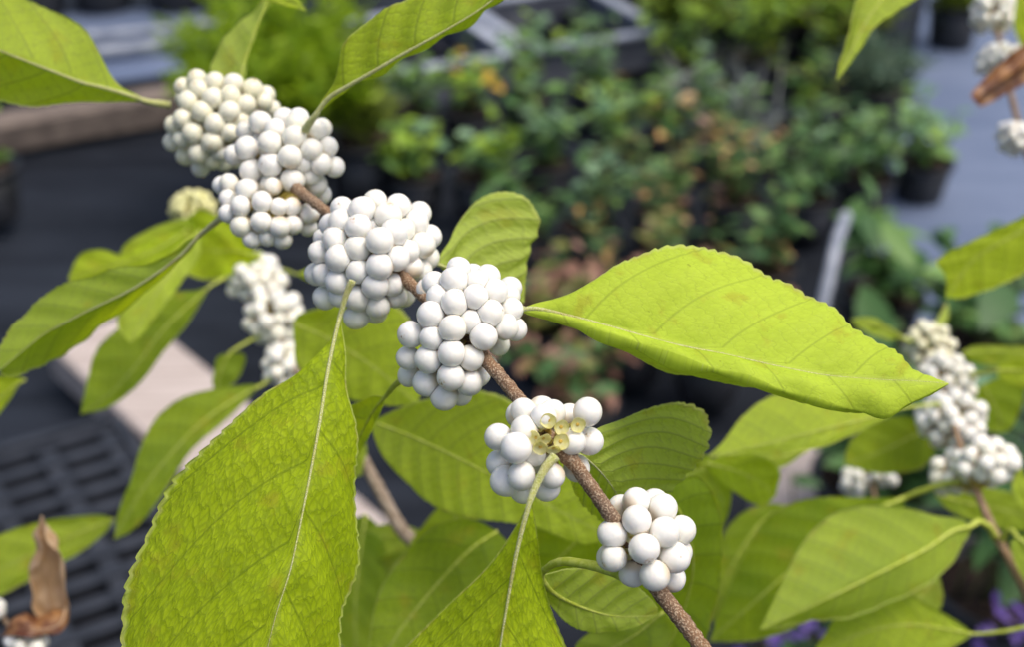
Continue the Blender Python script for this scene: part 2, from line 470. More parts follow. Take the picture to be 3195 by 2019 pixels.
g = mobj('ground', [(-60, -60, -0.02), (60, -60, -0.02), (60, 60, -0.02), (-60, 60, -0.02)], [(0, 1, 2, 3)], M_GROUND, None, (0, 0, 0))
g['kind'] = 'structure'; g['label'] = 'dark woven weed fabric covering the nursery ground'
g2 = sheet('ground_fabric', [(-2.5, -0.3), (2.5, -0.3), (2.5, 4.5), (-2.5, 4.5)], -0.006, M_GROUND, 160, 200, 0.010, 3)
g2['label'] = 'dark rumpled weed fabric under the potted plants'

# strip of fabric to the right, sky sheen painted into its colour: a walkway between the blocks of pots
def xy(p): return (p[0], p[1])
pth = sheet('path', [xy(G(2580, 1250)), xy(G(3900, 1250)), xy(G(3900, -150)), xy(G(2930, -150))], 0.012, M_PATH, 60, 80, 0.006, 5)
pth['label'] = 'fabric walkway beside the pots, painted with pale blue sky sheen'
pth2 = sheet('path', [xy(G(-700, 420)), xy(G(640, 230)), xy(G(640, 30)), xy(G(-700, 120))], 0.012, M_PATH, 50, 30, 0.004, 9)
pth2['label'] = 'fabric strip behind the timber edging, painted with pale blue sky sheen'

UX = (G(2060, 95) - G(1240, 225)); UX[2] = 0; UX /= np.linalg.norm(UX)
UY = np.array([-UX[1], UX[0], 0.0]); UZ = np.array([0, 0, 1.0])

# ------------------------------------------------------------------ timber, plank, pipes
def board(name, a, b, w, h, mat, label, cat, z=0.0, side=1):
    a = np.array(a, float); b = np.array(b, float); a[2] = b[2] = z
    d = b - a; L = np.linalg.norm(d); d /= L
    n = np.array([-d[1], d[0], 0]) * side
    nseg = 24
    # slightly worn profile, chamfered edges
    c = 0.004
    prof = [(c, 0), (0, c), (0, h - c), (c, h), (w - c, h), (w, h - c), (w, c), (w - c, 0)]
    V, F = [], []
    for i in range(nseg + 1):
        t = i / nseg
        for (u, v) in prof:
            j = 0.0015 * mnoise.noise(Vector((t * L * 6, u * 40, v * 40)))
            V.append(a + d * L * t + n * (u + j) + UZ * (v + j))
    m = len(prof)
    for i in range(nseg):
        for k in range(m):
            k2 = (k + 1) % m
            F.append((i*m+k, i*m+k2, (i+1)*m+k2, (i+1)*m+k))
    F.append(tuple(range(m))[::-1]); F.append(tuple(nseg*m+k for k in range(m)))
    o = mobj(name, V, F, mat, None, a, smooth=False)
    o.rotation_euler = (0, 0, 0)
    props(o, label, cat)
    return o

board('timber_edging', G(-900, 655), G(760, 358), 0.06, 0.052, M_TIMBER, 'weathered grey brown timber edging lying on the fabric behind the berries', 'timber', z=0.004)
# pale sawn plank running down to the right, in the gap between leaves
pa, pb_ = G(60, 1010), G(1500, 2250)
board('sawn_plank', G(150, 1090, 0.05), G(1130, 2040, 0.05), 0.118, 0.05, M_PLANK, 'pale pinkish sawn plank beside the black slotted tray', 'plank', z=0.010)
board('wood_offcut', G(2330, 1680), G(2640, 1330), 0.09, 0.04, M_PLANK, 'short pale wooden board glimpsed below the leaves beside dark green foliage', 'board', z=0.012, side=-1)

def pipe(name, pts, r, mat, label, cat):
    v, f = tube(catmull(pts, 30), [r], 10, rough=0.02)
    o = mobj(name, v, f, mat, None, pts[0]); props(o, label, cat); return o
pipe('grey_pipe', [G(150, 175, .03), G(420, 150, .03), G(700, 108, .03)], 0.012, M_PIPE, 'pale grey pipe lying along the fabric strip behind the timber edging', 'pipe')
pipe('grey_pipe', [G(200, 118, .03), G(430, 98, .03), G(720, 62, .03)], 0.009, M_PIPE, 'thin pale grey pipe running below the dark foliage row', 'pipe')
pipe('irrigation_stake', [P(2560, 980, 1.42), P(2590, 850, 1.43), P(2610, 760, 1.45), P(2640, 670, 1.48)], 0.0065, M_PIPE, 'whitish grey hose rising above the pale right walkway edge'.replace(' right', ''), 'hose')

# ------------------------------------------------------------------ grey nursery trays with a raised rim
def tray(o, lx, ly, h, label):
    t = empty('nursery_tray', o, label, 'tray', 'grey seed trays behind the seedlings')
    rim = MB(); wl = 0.012
    z = np.array([0, 0, 1.0])
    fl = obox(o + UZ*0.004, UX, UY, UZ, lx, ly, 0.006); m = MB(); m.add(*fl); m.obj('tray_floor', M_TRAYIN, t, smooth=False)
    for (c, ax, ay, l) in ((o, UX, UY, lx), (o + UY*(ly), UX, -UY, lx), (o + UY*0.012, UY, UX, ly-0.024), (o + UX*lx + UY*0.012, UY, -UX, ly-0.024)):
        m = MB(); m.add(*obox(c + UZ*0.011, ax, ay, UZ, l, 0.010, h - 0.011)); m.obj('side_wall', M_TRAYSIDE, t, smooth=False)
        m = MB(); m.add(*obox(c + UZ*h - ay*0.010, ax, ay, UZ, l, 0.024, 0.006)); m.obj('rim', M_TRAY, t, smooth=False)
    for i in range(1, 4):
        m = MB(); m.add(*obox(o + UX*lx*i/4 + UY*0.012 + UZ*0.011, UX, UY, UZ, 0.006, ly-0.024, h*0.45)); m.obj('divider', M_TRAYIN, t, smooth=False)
    return t
ZT = 0.075
c0 = G(1655, 165, ZT); c0[2] = 0.0
lxb = np.linalg.norm((G(2060, 98, ZT) - G(1655, 165, ZT)))
tray(c0 + UX*0.006, lxb, 0.30, ZT, 'open grey plastic tray with pale rim behind the leafy seedlings')
tray(c0 - UX*(lxb*1.15), lxb*1.15 - 0.03, 0.30, ZT, 'shadowed grey plastic tray beside the feathery bright green plant')

# ------------------------------------------------------------------ black slotted tray lower left
def slotted_tray():
    zt = 0.055
    A = G(345, 1318, zt); B = G(-40, 1432, zt)
    ax = (B - A); ax[2] = 0; ax /= np.linalg.norm(ax)
    C = G(440, 1420, zt)
    ay = np.array([ax[1], -ax[0], 0.0])
    if ay.dot(C - A) < 0: ay = -ay
    t = empty('slotted_tray', (A[0], A[1], 0.01), 'black plastic tray with rows of slots beside the pale plank', 'tray')
    px_, py_ = 0.064, 0.0335
    shade_panel = obox(A - UZ * (zt - 0.012), ax, ay, UZ, 8 * px_ + 0.017, 17 * py_ + 0.014, 0.004)  # added black sheet that stands for the shade inside the slots
    m = MB(); m.add(*shade_panel); m.obj('slot_shade', mat_simple('slot_shade_black', rgb(0.003, 0.003, 0.004), rgb(0.006, 0.006, 0.008), 30, 0.7, 0.1), t, smooth=False)
    nx, ny = 8, 17
    bw, bh = 0.017, 0.014
    th = 0.010
    LX, LY = nx * px_ + bw, ny * py_ + bh
    o = A.copy(); o[2] = zt - th
    # ribs one way
    for j in range(ny + 1):
        v, f = obox(o + ay * (j * py_), ax, ay, UZ, LX, bh, th)
        m = MB(); m.add(v, f); m.obj('cross_bar', M_GRID, t, smooth=False)
    for i in range(nx + 1):
        v, f = obox(o + ax * (i * px_) - UZ*0.001, ax, ay, UZ, bw, LY, th - 0.0015)
        m = MB(); m.add(v, f); m.obj('long_bar', M_GRID, t, smooth=False)
    for (c, a1, a2, l) in ((o - ay*0.012, ax, ay, LX), (o + ay*(LY+0.002), ax, ay, LX), (o - ax*0.012, ay, ax, LY), (o + ax*(LX+0.002), ay, ax, LY)):
        c = c.copy(); c[2] = 0.008
        v, f = obox(c, a1, a2, UZ, l, 0.010, zt + 0.004 - 0.008)
        m = MB(); m.add(v, f); m.obj('side_wall', M_GRID, t, smooth=False)
slotted_tray()

# ------------------------------------------------------------------ potted plants of the background
def leafmesh(name, L, Wd, mat, fold=0.25, droop=0.2, n=5):
    V, F = [], []
    for i in range(n + 1):
        t = i / n
        w = Wd * 0.5 * (math.sin(math.pi * min(1, t * 0.96 + 0.04)) ** 0.75)
        z = -droop * L * t * t
        V += [(-w, L * t, z + w * fold), (0, L * t, z), (w, L * t, z + w * fold)]
    for i in range(n):
        a = 3 * i
        F += [(a, a+1, a+4, a+3), (a+1, a+2, a+5, a+4)]
    return mesh_data(name, V, F, mat)

LM = {}
def leaf_of(mat, L, Wd):
    key = (mat.name, L, Wd)
    if key not in LM:
        LM[key] = [leafmesh('leaf', L * s, Wd * s * q, mat, fo, dr) for s, q, fo, dr in ((1, 1, .25, .2), (.82, 1.1, .4, .35), (1.1, .9, .15, .1))]
    return rnd.choice(LM[key])

POT_CACHE = {}
def pot_parts(root, base, r, h):
    key = (r, h)
    if key not in POT_CACHE:
        wall = lathe([(r*0.02, 0.002), (r*0.78, 0.0), (r*0.80, 0.004), (r*0.97, h*0.90), (r*0.93, h*0.90), (r*0.90, h*0.84)], 26)
        rim = lathe([(r*0.975, h*0.88), (r*1.06, h*0.885), (r*1.07, h*0.99), (r*1.04, h), (r*0.95, h), (r*0.93, h*0.905)], 26)
        V, F = [(0, 0, h*0.86)], []
        for q in range(1, 5):
            for k in range(20):
                th = 2*math.pi*k/20
                V.append((r*0.92*q/4*math.cos(th), r*0.92*q/4*math.sin(th), h*0.845 + 0.006*mnoise.noise(Vector((q*3.1, k*1.7, r*90)))))
        for k in range(20):
            F.append((0, 1+k, 1+(k+1) % 20))
            for q in range(3):
                F.append((1+q*20+k, 1+(q+1)*20+k, 1+(q+1)*20+(k+1) % 20, 1+q*20+(k+1) % 20))
        POT_CACHE[key] = (mesh_data('pot', *wall, M_POT), mesh_data('rim', *rim, M_POT), mesh_data('soil', V, F, M_SOIL))
    a, b, c = POT_CACHE[key]
    p = dobj('pot', a, root, base); dobj('rim', b, p, base)
    dobj('soil', c, root, base)

def euler_dir(d, roll):
    d = Vector(d).normalized()
    q = d.to_track_quat('Y', 'Z')
    from mathutils import Quaternion
    return (q @ Quaternion((0, 1, 0), roll)).to_euler()

def leafy_plant(px, py, h, spread, nst, nlf, mats, L, Wd, label, cat='potted plant', group=None, pot=(0.048, 0.085), name='potted_plant', stemmat=None, seed=0, accent=None, zbase=0.014, bare=0.15):
    r_ = random.Random(seed * 77 + int(px) * 3 + int(py))
    base = G(px, py); base[2] = zbase
    t = empty(name, base, label, cat, group)
    z0 = 0.0
    if pot:
        pot_parts(t, base, *pot); z0 = pot[1] * 0.84
    stems = MB()
    for s in range(nst):
        a = r_.uniform(0, 2 * math.pi); rr = spread * math.sqrt(r_.random())
        top = base + np.array([rr * math.cos(a), rr * math.sin(a), z0 + h * r_.uniform(0.55, 1.0)])
        b0 = base + np.array([r_.gauss(0, .2) * (pot[0] if pot else .03), r_.gauss(0, .2) * (pot[0] if pot else .03), z0])
        midp = (b0 + top) / 2 + np.array([r_.gauss(0, .012), r_.gauss(0, .012), h * .08])
        pts = catmull([b0, midp, top], 12)
        stems.add(*tube(pts, [0.0016, 0.0008], 5))
        for k in range(nlf):
            tt = bare + (1 - bare) * (k + r_.random()) / nlf
            i = min(10, int(tt * 11)); p = pts[i] + (pts[i+1] - pts[i]) * (tt * 11 - i)
            az = k * 2.4 + r_.uniform(-.5, .5)
            el = r_.uniform(-0.15, 0.75)
            d = (math.cos(az) * math.cos(el), math.sin(az) * math.cos(el), math.sin(el))
            m = r_.choice(mats)
            if accent and r_.random() < accent[1]: m = r_.choice(accent[0])
            dobj('leaf', leaf_of(m, L, Wd), t, p, euler_dir(d, r_.uniform(-.6, .6)), (lambda q: (q * r_.uniform(.5, 1.1), q, q))(r_.uniform(.6, 1.4)))
    stems.obj('stems', stemmat or M_STEMG, t)
    return t

def feather_plant(px, py, h, spread, nst, mat, label, pot=(0.055, 0.10), blade=0.022, bw=0.0022, per=26, group=None, seed=0, name='potted_plant', zbase=0.014, droop=0.0):
    r_ = random.Random(seed * 31 + int(px))
    base = G(px, py); base[2] = zbase
    t = empty(name, base, label, 'potted plant', group)
    z0 = 0
    if pot: pot_parts(t, base, *pot); z0 = pot[1] * .84
    stems = MB(); fol = MB()
    for s in range(nst):
        a = r_.uniform(0, 2*math.pi); rr = spread * math.sqrt(r_.random())
        top = base + np.array([rr*math.cos(a), rr*math.sin(a), z0 + h * r_.uniform(.45, 1.0) * (1 - .35 * (rr / spread) ** 2)])
        b0 = base + np.array([r_.gauss(0, .015), r_.gauss(0, .015), z0])
        pts = catmull([b0, (b0*.4+top*.6) * np.array([1, 1, 1.0]) + np.array([r_.gauss(0, .01), r_.gauss(0, .01), h*.05]), top], 10)
        stems.add(*tube(pts, [0.0012, 0.0006], 4))
        for k in range(per):
            tt = .2 + .8 * (k + r_.random()) / per
            i = min(8, int(tt*9)); p = pts[i] + (pts[i+1]-pts[i]) * (tt*9-i)
            az = k*2.4 + r_.random(); el = r_.uniform(-.2, 1.0)
            d = np.array([math.cos(az)*math.cos(el), math.sin(az)*math.cos(el), math.sin(el)])
            sd = np.cross(d, [r_.gauss(0, 1), r_.gauss(0, 1), r_.gauss(0, 1)]); sd /= np.linalg.norm(sd) + 1e-9
            l = blade * r_.uniform(.6, 1.3); w = bw
            e = p + d*l - UZ*l*droop
            m_ = p + d*l*.5
            fol.add([p - sd*w*.3, p + sd*w*.3, m_ + sd*w, m_ - sd*w, e], [(0, 1, 2, 3), (3, 2, 4)])
    stems.obj('stems', M_STEMG, t)
    f = fol.obj('foliage', mat, t); f['kind'] = 'stuff'
    return t

GRP = 'small leafy potted plants in rows on the fabric'
PLANTS = [
 # px, py(base), h, spread, stems, leaves, mats, L, W, label key, accent
 (1300, 470, .10, .050, 5, 6, 'mid', .026, .017, None),
 (1465, 470, .10, .055, 5, 6, 'mid', .028, .018, (('yellow',), .10)),
 (1640, 430, .12, .060, 6, 7, 'mid', .026, .017, None),
 (1850, 400, .12, .060, 6, 7, 'midblue', .026, .016, None),
 (1300, 680, .09, .050, 5, 6, 'mid', .028, .019, (('lime',), .2)),
 (1500, 690, .09, .060, 5, 6, 'mid', .028, .019, (('lime',), .12)),
 (1700, 640, .11, .060, 6, 7, 'midblue', .025, .016, None),
 (1910, 600, .11, .060, 6, 7, 'mid', .024, .015, (('orange',), .05)),
 (1620, 860, .08, .055, 5, 6, 'dark', .026, .016, None),
 (1830, 850, .10, .060, 6, 7, 'midblue', .022, .014, (('orange',), .08)),
 (2060, 800, .13, .070, 8, 8, 'olive', .020, .013, (('orange', 'pink'), .20)),
 (2280, 760, .13, .070, 8, 8, 'olive', .021, .013, (('orange',), .17)),
 (2130, 1010, .12, .075, 8, 8, 'olivedark', .021, .014, (('orange', 'pink'), .20)),
 (2370, 980, .12, .065, 7, 8, 'dark', .022, .014, (('orange',), .08)),
 (2500, 750, .12, .065, 7, 7, 'dark', .027, .018, (('blue',), .15)),
 (2680, 690, .10, .070, 7, 7, 'midblue', .026, .018, None),
 (2860, 640, .09, .060, 6, 6, 'mid', .028, .020, (('blue',), .3)),
 (2480, 520, .11, .055, 6, 7, 'olive', .024, .016, (('lime',), .2)),
 (2120, 330, .13, .070, 8, 8, 'limemid', .024, .012, None),
 (2330, 300, .13, .075, 8, 8, 'limemid', .024, .012, (('yellow',), .05)),
 (2560, 280, .12, .070, 8, 8, 'limemid', .022, .011, (('olive',), .3)),
 (2080, 560, .11, .060, 6, 7, 'mid', .026, .018, (('orange',), .06)),
 (2250, 530, .11, .060, 6, 6, 'midblue', .024, .014, None),
 (1700, 1170, .09, .085, 8, 8, 'pink', .026, .018, (('olive',), .25)),
 (1960, 1200, .09, .085, 8, 8, 'pink', .027, .019, (('olive', 'orange'), .25)),
 (1800, 1420, .08, .085, 8, 8, 'pink', .026, .018, (('dark',), .25)),
 (2200, 1260, .10, .080, 8, 8, 'pinkdark', .024, .016, (('olive',), .25)),
]
MS = {'mid': [SL_MID, SL_MID, SL_LIME, SL_BLUE], 'midblue': [SL_MID, SL_BLUE, SL_DARK], 'dark': [SL_DARK, SL_DARK, SL_MID], 'olive': [SL_OLIVE, SL_MID, SL_DARK],
      'olivedark': [SL_OLIVE, SL_DARK, SL_DARK], 'limemid': [SL_LIME, SL_LIME, SL_MID], 'pink': [SL_PINK, SL_PINK, SL_PINK, SL_OLIVE, SL_DARK], 'pinkdark': [SL_PINK, SL_DARK],
      'yellow': [SL_YELLOW], 'orange': [SL_ORANGE], 'lime': [SL_LIME], 'blue': [SL_BLUE]}
ONE = {'yellow': SL_YELLOW, 'orange': SL_ORANGE, 'pink': SL_PINK, 'lime': SL_LIME, 'blue': SL_BLUE, 'olive': SL_OLIVE, 'dark': SL_DARK}
LABELS = [
 'small green seedling in a black pot beside the large feathery plant', 'green seedling with a yellow leaf before the shadowed tray', 'green seedling before the corner where the two grey trays meet',
 'bluish green seedling before the open grey tray', 'low green seedling with lime leaves beyond the third berry cluster', 'green seedling with lime leaves beyond the rounded pale leaf, nearer the feathery plant',
 'bluish green seedling right above the rounded pale leaf'.replace(' right', ' just'), 'small-leaved green seedling with a few orange leaves between bluish seedlings', 'dark green seedling beside the edge of the rounded pale leaf',
 'bluish green seedling with orange leaves beside the dark seedling', 'olive bushy plant thick with orange and pink leaves beside the silvery grass', 'olive plant with pale orange leaves at the foot of the silvery grass',
 'dark olive bush with orange and pink leaves just above the bright lime leaf', 'dark green bush above the scalloped edge of the bright lime leaf', 'dark green seedling with bluish leaves next to the walkway plants',
 'bluish green round-leaved plant second from the walkway', 'green and blue-green leafy plant at the walkway edge', 'olive and lime plant beside the feathery blue-green plant',
 'narrow-leaved lime plant touching the open grey tray', 'narrow-leaved lime plant with some yellow leaves', 'narrow-leaved lime and olive plant below the pointed leaf tip', 'green seedling with a few orange leaves before the silvery grass',
 'bluish green seedling growing through the silvery grass', 'pinkish brown low plant beside the fourth berry cluster', 'pinkish brown low plant with orange leaves under the bright lime leaf', 'pinkish brown low plant with dark leaves above the sparse berry cluster',
 'dark green and pink-brown low plant beneath the middle of the bright lime leaf']
for i, (px, py, h, sp, ns, nl, mk, L, Wd, ac) in enumerate(PLANTS):
    acc = ([ONE[a] for a in ac[0]], ac[1]) if ac else None
    leafy_plant(px, py, h * 1.2, sp * 1.2, ns + 4, nl + 3, MS[mk], L * .98, Wd * .98, LABELS[i], group=GRP, seed=i, accent=acc, pot=(0.043, 0.060))

M_FEA = mat_simple('feathery_green', rgb(0.16, 0.28, 0.010), rgb(0.32, 0.46, 0.022), 50, 0.5, 0.35, 0, 0.4, rgb(0.40, 0.56, 0.02))
M_FEB = mat_simple('feathery_blue', rgb(0.075, 0.135, 0.085), rgb(0.17, 0.25, 0.17), 50, 0.5, 0.35, 0, 0.2, rgb(0.12, 0.2, 0.1))
M_FEY = mat_simple('feathery_yellowgreen', rgb(0.12, 0.19, 0.012), rgb(0.30, 0.37, 0.035), 50, 0.5, 0.35, 0, 0.25, rgb(0.2, 0.28, 0.02))
feather_plant(900, 640, .29, .155, 130, M_FEA, 'large feathery bright green plant behind the upper berry clusters', pot=(0.075, 0.09), blade=0.034, bw=0.0048, per=36, seed=1)
feather_plant(1150, 640, .13, .06, 26, M_FEY, 'small feathery green plant in a black pot beside the large feathery plant', pot=(0.06, 0.10), seed=2)
feather_plant(2700, 470, .11, .085, 34, M_FEB, 'feathery blue-green plant in a black pot near the walkway', pot=(0.06, 0.10), blade=.03, seed=3)
feather_plant(2960, 160, .12, .08, 40, M_FEY, 'feathery yellowish green plant standing at the far side of the walkway', pot=(0.05, 0.08), blade=.028, seed=4)
feather_plant(2130, 210, .17, .10, 60, M_FEY, 'feathery yellow-green plant at the corner of the open grey tray', pot=(0.06, 0.08), blade=.03, bw=.003, per=30, seed=6)
feather_plant(2420, 215, .18, .11, 60, M_FEA, 'feathery fresh green plant beside the pointed leaf tip', pot=(0.06, 0.08), blade=.03, bw=.003, per=30, seed=7)
feather_plant(2640, 250, .14, .10, 50, M_FEY, 'feathery yellow-green plant before the walkway under the pointed leaf tip', pot=(0.06, 0.08), blade=.03, bw=.003, per=28, seed=8)
feather_plant(2250, 560, .20, .10, 16, mat_simple('grass_silver', rgb(0.17, 0.20, 0.19), rgb(0.30, 0.34, 0.32), 60, 0.5), 'silvery grass tuft with long thin blades among the seedlings', pot=None, blade=.14, bw=.0013, per=5, seed=5, name='grass_tuft')
FARL = ['dark leafy plant behind the thin grey pipe, beside the slanting yellow-green leaf', 'dark leafy plant in the middle of the row beyond the fabric strip', 'dark leafy plant beside the upright pale leaf', 'dark leafy plant next to the large feathery plant']
for k, (x, y, sd) in enumerate(((120, 60, 6), (330, 40, 7), (560, 35, 8), (760, 20, 12))):
    leafy_plant(x, y, .16, .10, 10, 9, [SL_DARK, SL_DARK, SL_MID], .034, .018, FARL[k], group='dark plants beyond the fabric strip', pot=(0.07, 0.10), seed=sd)
BEYOND = ['yellow-green leafy plant beyond the open grey tray', 'lime leafy plant beyond the far corner of the open tray', 'tall yellow-green plant in the row behind the lime potted plants', 'yellow-green bush behind the pointed leaf tip',
          'green leafy plant behind the upward slanting leaf', 'green leafy plant behind the shadowed tray', 'fresh green plant at the walkway corner below the pointed leaf tip', 'bushy lime plant filling the row behind the trays', 'lime plant beside the far end of the walkway']
for k, (x, y, sd) in enumerate(((1780, 40, 21), (2010, 70, 22), (2230, 120, 23), (2450, 130, 24), (1100, -30, 25), (1400, -60, 26), (2680, 190, 27), (2330, 30, 28), (2600, 60, 29))):
    leafy_plant(x, y, .19, .12, 14, 13, [SL_LIME, SL_LIME, SL_MID], .032, .012, BEYOND[k], group='plants beyond the trays', pot=(0.06, 0.07), seed=sd)
# small plant at the far left edge, and large-leaved plants below the right berry branch
leafy_plant(-20, 700, .10, .05, 5, 6, [SL_MID, SL_LIME], .034, .022, 'small green plant before the timber edging beside a leaf tip', pot=(0.05, .08), seed=31)
leafy_plant(2720, 1120, .14, .09, 8, 7, [SL_DARK, SL_MID], .045, .024, 'dark green leafy plant growing below the walkway hose', pot=(0.05, .08), seed=32)
leafy_plant(3020, 1260, .14, .10, 9, 7, [SL_DARK, SL_DARK, SL_MID], .050, .028, 'dark green leafy plant behind the berry branch with the lime leaf tip', pot=(0.055, .08), seed=33)
leafy_plant(2700, 1750, .16, .10, 8, 7, [SL_DARK], .060, .032, 'deep green broad-leaved plant behind the drooping olive leaves', pot=(0.06, .09), seed=34)
sv = leafy_plant(3060, 2130, .30, .10, 9, 8, [SL_DARK, SL_BLUE, SL_DARK], .055, .026, 'dark green plant with small purple flower spikes', pot=(0.06, .10), seed=35)
fr = random.Random(3)
def flower_spike(parent, p, n):
    for k in range(n):
        d = (fr.gauss(0, 1), fr.gauss(0, 1), fr.uniform(-.2, .8))
        dobj('petal', leaf_of(SL_PURPLE, .009, .006), parent, np.array(p) + np.array([fr.gauss(0, .004), fr.gauss(0, .004), fr.gauss(0, .007)]), euler_dir(d, 0))
for (x, y, d) in ((3135, 1920, .95), (3170, 1990, .95), (3080, 2010, .98)):
    flower_spike(sv, P(x, y, d), 8)
sv2 = leafy_plant(2480, 2330, .20, .07, 6, 6, [SL_DARK], .035, .018, 'dark low plant with purple petals beneath the drooping olive leaf', pot=(0.05, .08), seed=36)
for (x, y, d) in ((2420, 1990, 1.0), (2520, 1960, 1.0), (2340, 2005, 1.0)):
    flower_spike(sv2, P(x, y, d), 6)

# ------------------------------------------------------------------ the beautyberry: leaves
def smooth01(x): x = np.clip(x, 0, 1); return x*x*(3-2*x)

def leaf(parent, mid, left, right, dm, dl=(0,), dr=(0,), tone=.6, under=0, nv=60, nu=14, teeth=26, tooth=.03, pet=None, petd=None, mat=None,
         cup=0.0, ripple=0.00022, rib=0.00034, crease_r=None, crease_d=None, label=None, wave=0.0006, seed=0, spacing=8.0, name='leaf', blunt=False, origin_scale=K, sidew=None, ribmat=None, curl=0.0, tooth_r=None):
    """blade lofted over midrib and margins; points in the 2408-wide picture, depths in metres from the camera"""
    rg = random.Random(seed + len(mid) * 13 + int(mid[0][0]))
    mid = np.array(mid, float) * K
    tip = mid[-1]
    L_ = np.vstack([mid[:1], np.array(left, float) * K] + ([] if blunt else [tip[None]]))
    R_ = np.vstack([mid[:1], np.array(right, float) * K] + ([] if blunt else [tip[None]]))
    M = catmull(mid, nv); Lc = catmull(L_, nv); Rc = catmull(R_, nv)
    v = np.linspace(0, 1, nv)
    def ip(a): return np.interp(v, np.linspace(0, 1, len(a)), a)
    def sm(a):
        a = ip(a)
        k = max(1, nv // 10)
        ap = np.pad(a, k, mode='edge')
        return np.convolve(ap, np.ones(2*k+1)/(2*k+1), mode='valid')
    D = sm(dm); DL = D + sm(dl); DR = D + sm(dr)
    def proj(xy_, d): return np.array([P(x, y, z) for (x, y), z in zip(xy_, d)])
    PM, PL, PR = proj(M, D), proj(Lc, DL), proj(Rc, DR)
    rails = [(-1.0, PL), (0.0, PM)]
    if crease_r is not None:
        Cc = catmull(np.vstack([mid[:1], np.array(crease_r, float) * K, tip[None]]), nv)
        rails.append((0.8, proj(Cc, D + sm(crease_d))))
    rails.append((1.0, PR))
    us = np.concatenate([-np.linspace(1, 0, nu + 1) ** 0.85, (np.linspace(0, 1, nu + 1) ** 0.85)[1:]])
    if crease_r is not None: us = np.sort(np.append(us, 0.8))
    ru = np.array([r[0] for r in rails]); RP = np.stack([r[1] for r in rails])       # rails x nv x 3
    NU = len(us)
    S = np.zeros((nv, NU, 3))
    for k, u in enumerate(us):
        j = min(len(ru) - 2, max(0, np.searchsorted(ru, u) - 1))
        t = (u - ru[j]) / (ru[j+1] - ru[j])
        S[:, k] = RP[j] * (1 - t) + RP[j+1] * t
    # metric coordinates
    along = np.concatenate([[0], np.cumsum(np.linalg.norm(np.diff(PM, axis=0), axis=1))]) * 1000
    across = np.zeros((nv, NU)); k0 = int(np.argmin(abs(us)))
    for k in range(k0 + 1, NU): across[:, k] = across[:, k-1] + np.linalg.norm(S[:, k] - S[:, k-1], axis=1) * 1000
    for k in range(k0 - 1, -1, -1): across[:, k] = across[:, k+1] + np.linalg.norm(S[:, k] - S[:, k+1], axis=1) * 1000
    Lmm = along[-1]
    hw = max(across[:, 0].max(), across[:, -1].max()) + 1e-6
    hside = np.where(us[None, :] < 0, max(across[:, 0].max(), 1e-6), max(across[:, -1].max(), 1e-6))
    # secondary veins leave the rib at an angle and arch towards the tip; a foreshortened half keeps as many veins
    xa = across / hside * np.maximum(hside, hw * 0.55)
    sec = (along[:, None] - 0.62 * xa - 0.34 * xa * xa / hw) / spacing + np.where(us < 0, 0.0, 0.35)[None, :]
    # normals
    du = np.gradient(S, axis=1); dv = np.gradient(S, axis=0)
    N = np.cross(du, dv); N /= np.linalg.norm(N, axis=2)[..., None] + 1e-12
    view = CAMP - S.reshape(-1, 3).mean(0)
    if (N.reshape(-1, 3).mean(0)).dot(view) < 0: N = -N
    au = np.abs(us)[None, :]
    env = smooth01(v * 6)[:, None] * smooth01((1 - v) * 5)[:, None]
    fade = np.clip(across / 1.5, 0, 1) * env
    bulge = ripple * (-np.cos(2 * math.pi * sec)) * fade * (1 if not under else -1)
    bulge = bulge + cup * 4 * au * (1 - au) * env
    bulge = bulge + curl * au ** 6 * env
    wv = np.array([[mnoise.noise(Vector((v_ * 5 + seed * 3.3, u_ * 1.6, seed * 1.7 + 4))) for u_ in us] for v_ in v])
    bulge = bulge + wave * wv * (0.3 + au) * env
    S = S + N * bulge[..., None]
    # crenate margin
    def tw(ph):
        x = (v * teeth + ph + 0.16 * np.sin(v * 41 + ph * 7)) % 1.0
        return np.where(x < .78, np.sqrt(np.clip(x / .78, 0, 1)), np.sqrt(np.clip((1 - x) / .22, 0, 1)))
    tl = (tw(rg.random()) - .45) * tooth; tr = (tw(rg.random()) - .45) * (tooth if tooth_r is None else tooth_r)
    amp = smooth01(v * 4 - .45) * smooth01((1 - v) * 14)
    eL = S[:, 0] - S[:, k0]; eR = S[:, -1] - S[:, k0]
    wL = np.linalg.norm(eL, axis=1)[:, None] + 1e-9; wR = np.linalg.norm(eR, axis=1)[:, None] + 1e-9
    ref = hw * 1e-3
    for k, u in enumerate(us):
        e = smooth01((abs(u) - .80) / .20)
        if u < 0: S[:, k] += eL / wL * (ref * tl * amp * e)[:, None]
        elif u > 0: S[:, k] += eR / wR * (ref * tr * amp * e)[:, None]
    verts = S.reshape(-1, 3)
    faces = [(i*NU+k, i*NU+k+1, (i+1)*NU+k+1, (i+1)*NU+k) for i in range(nv-1) for k in range(NU-1)]
    o = mobj(name, verts, faces, mat or M_LEAF, parent, PM[0])
    me = o.data
    sign = np.sign(us)[None, :]
    for nm, arr in (('xm', across * sign), ('ym', np.repeat(along[:, None], NU, 1)), ('sec', sec), ('lu', np.repeat(us[None], nv, 0))):
        at = me.attributes.new(nm, 'FLOAT', 'POINT'); at.data.foreach_set('value', np.ascontiguousarray(arr, dtype=np.float32).ravel())
    o['tone'] = float(tone if (mat is M_LEAF_S) else min(1.0, tone * 1.12 + .06)); o['under'] = float(under); o['spc'] = float(spacing)
    if label: o['label'] = label
    sol = o.modifiers.new('edge_thickness', 'SOLIDIFY'); sol.thickness = 0.00022; sol.offset = 0.0; sol.use_rim_only = True
    # petiole running on as the midrib
    pts = [p for p in S[:, k0] + N[:, k0] * rib * .25]
    rr = [rib * max(.10, (1 - t) ** 1.3) for t in v]
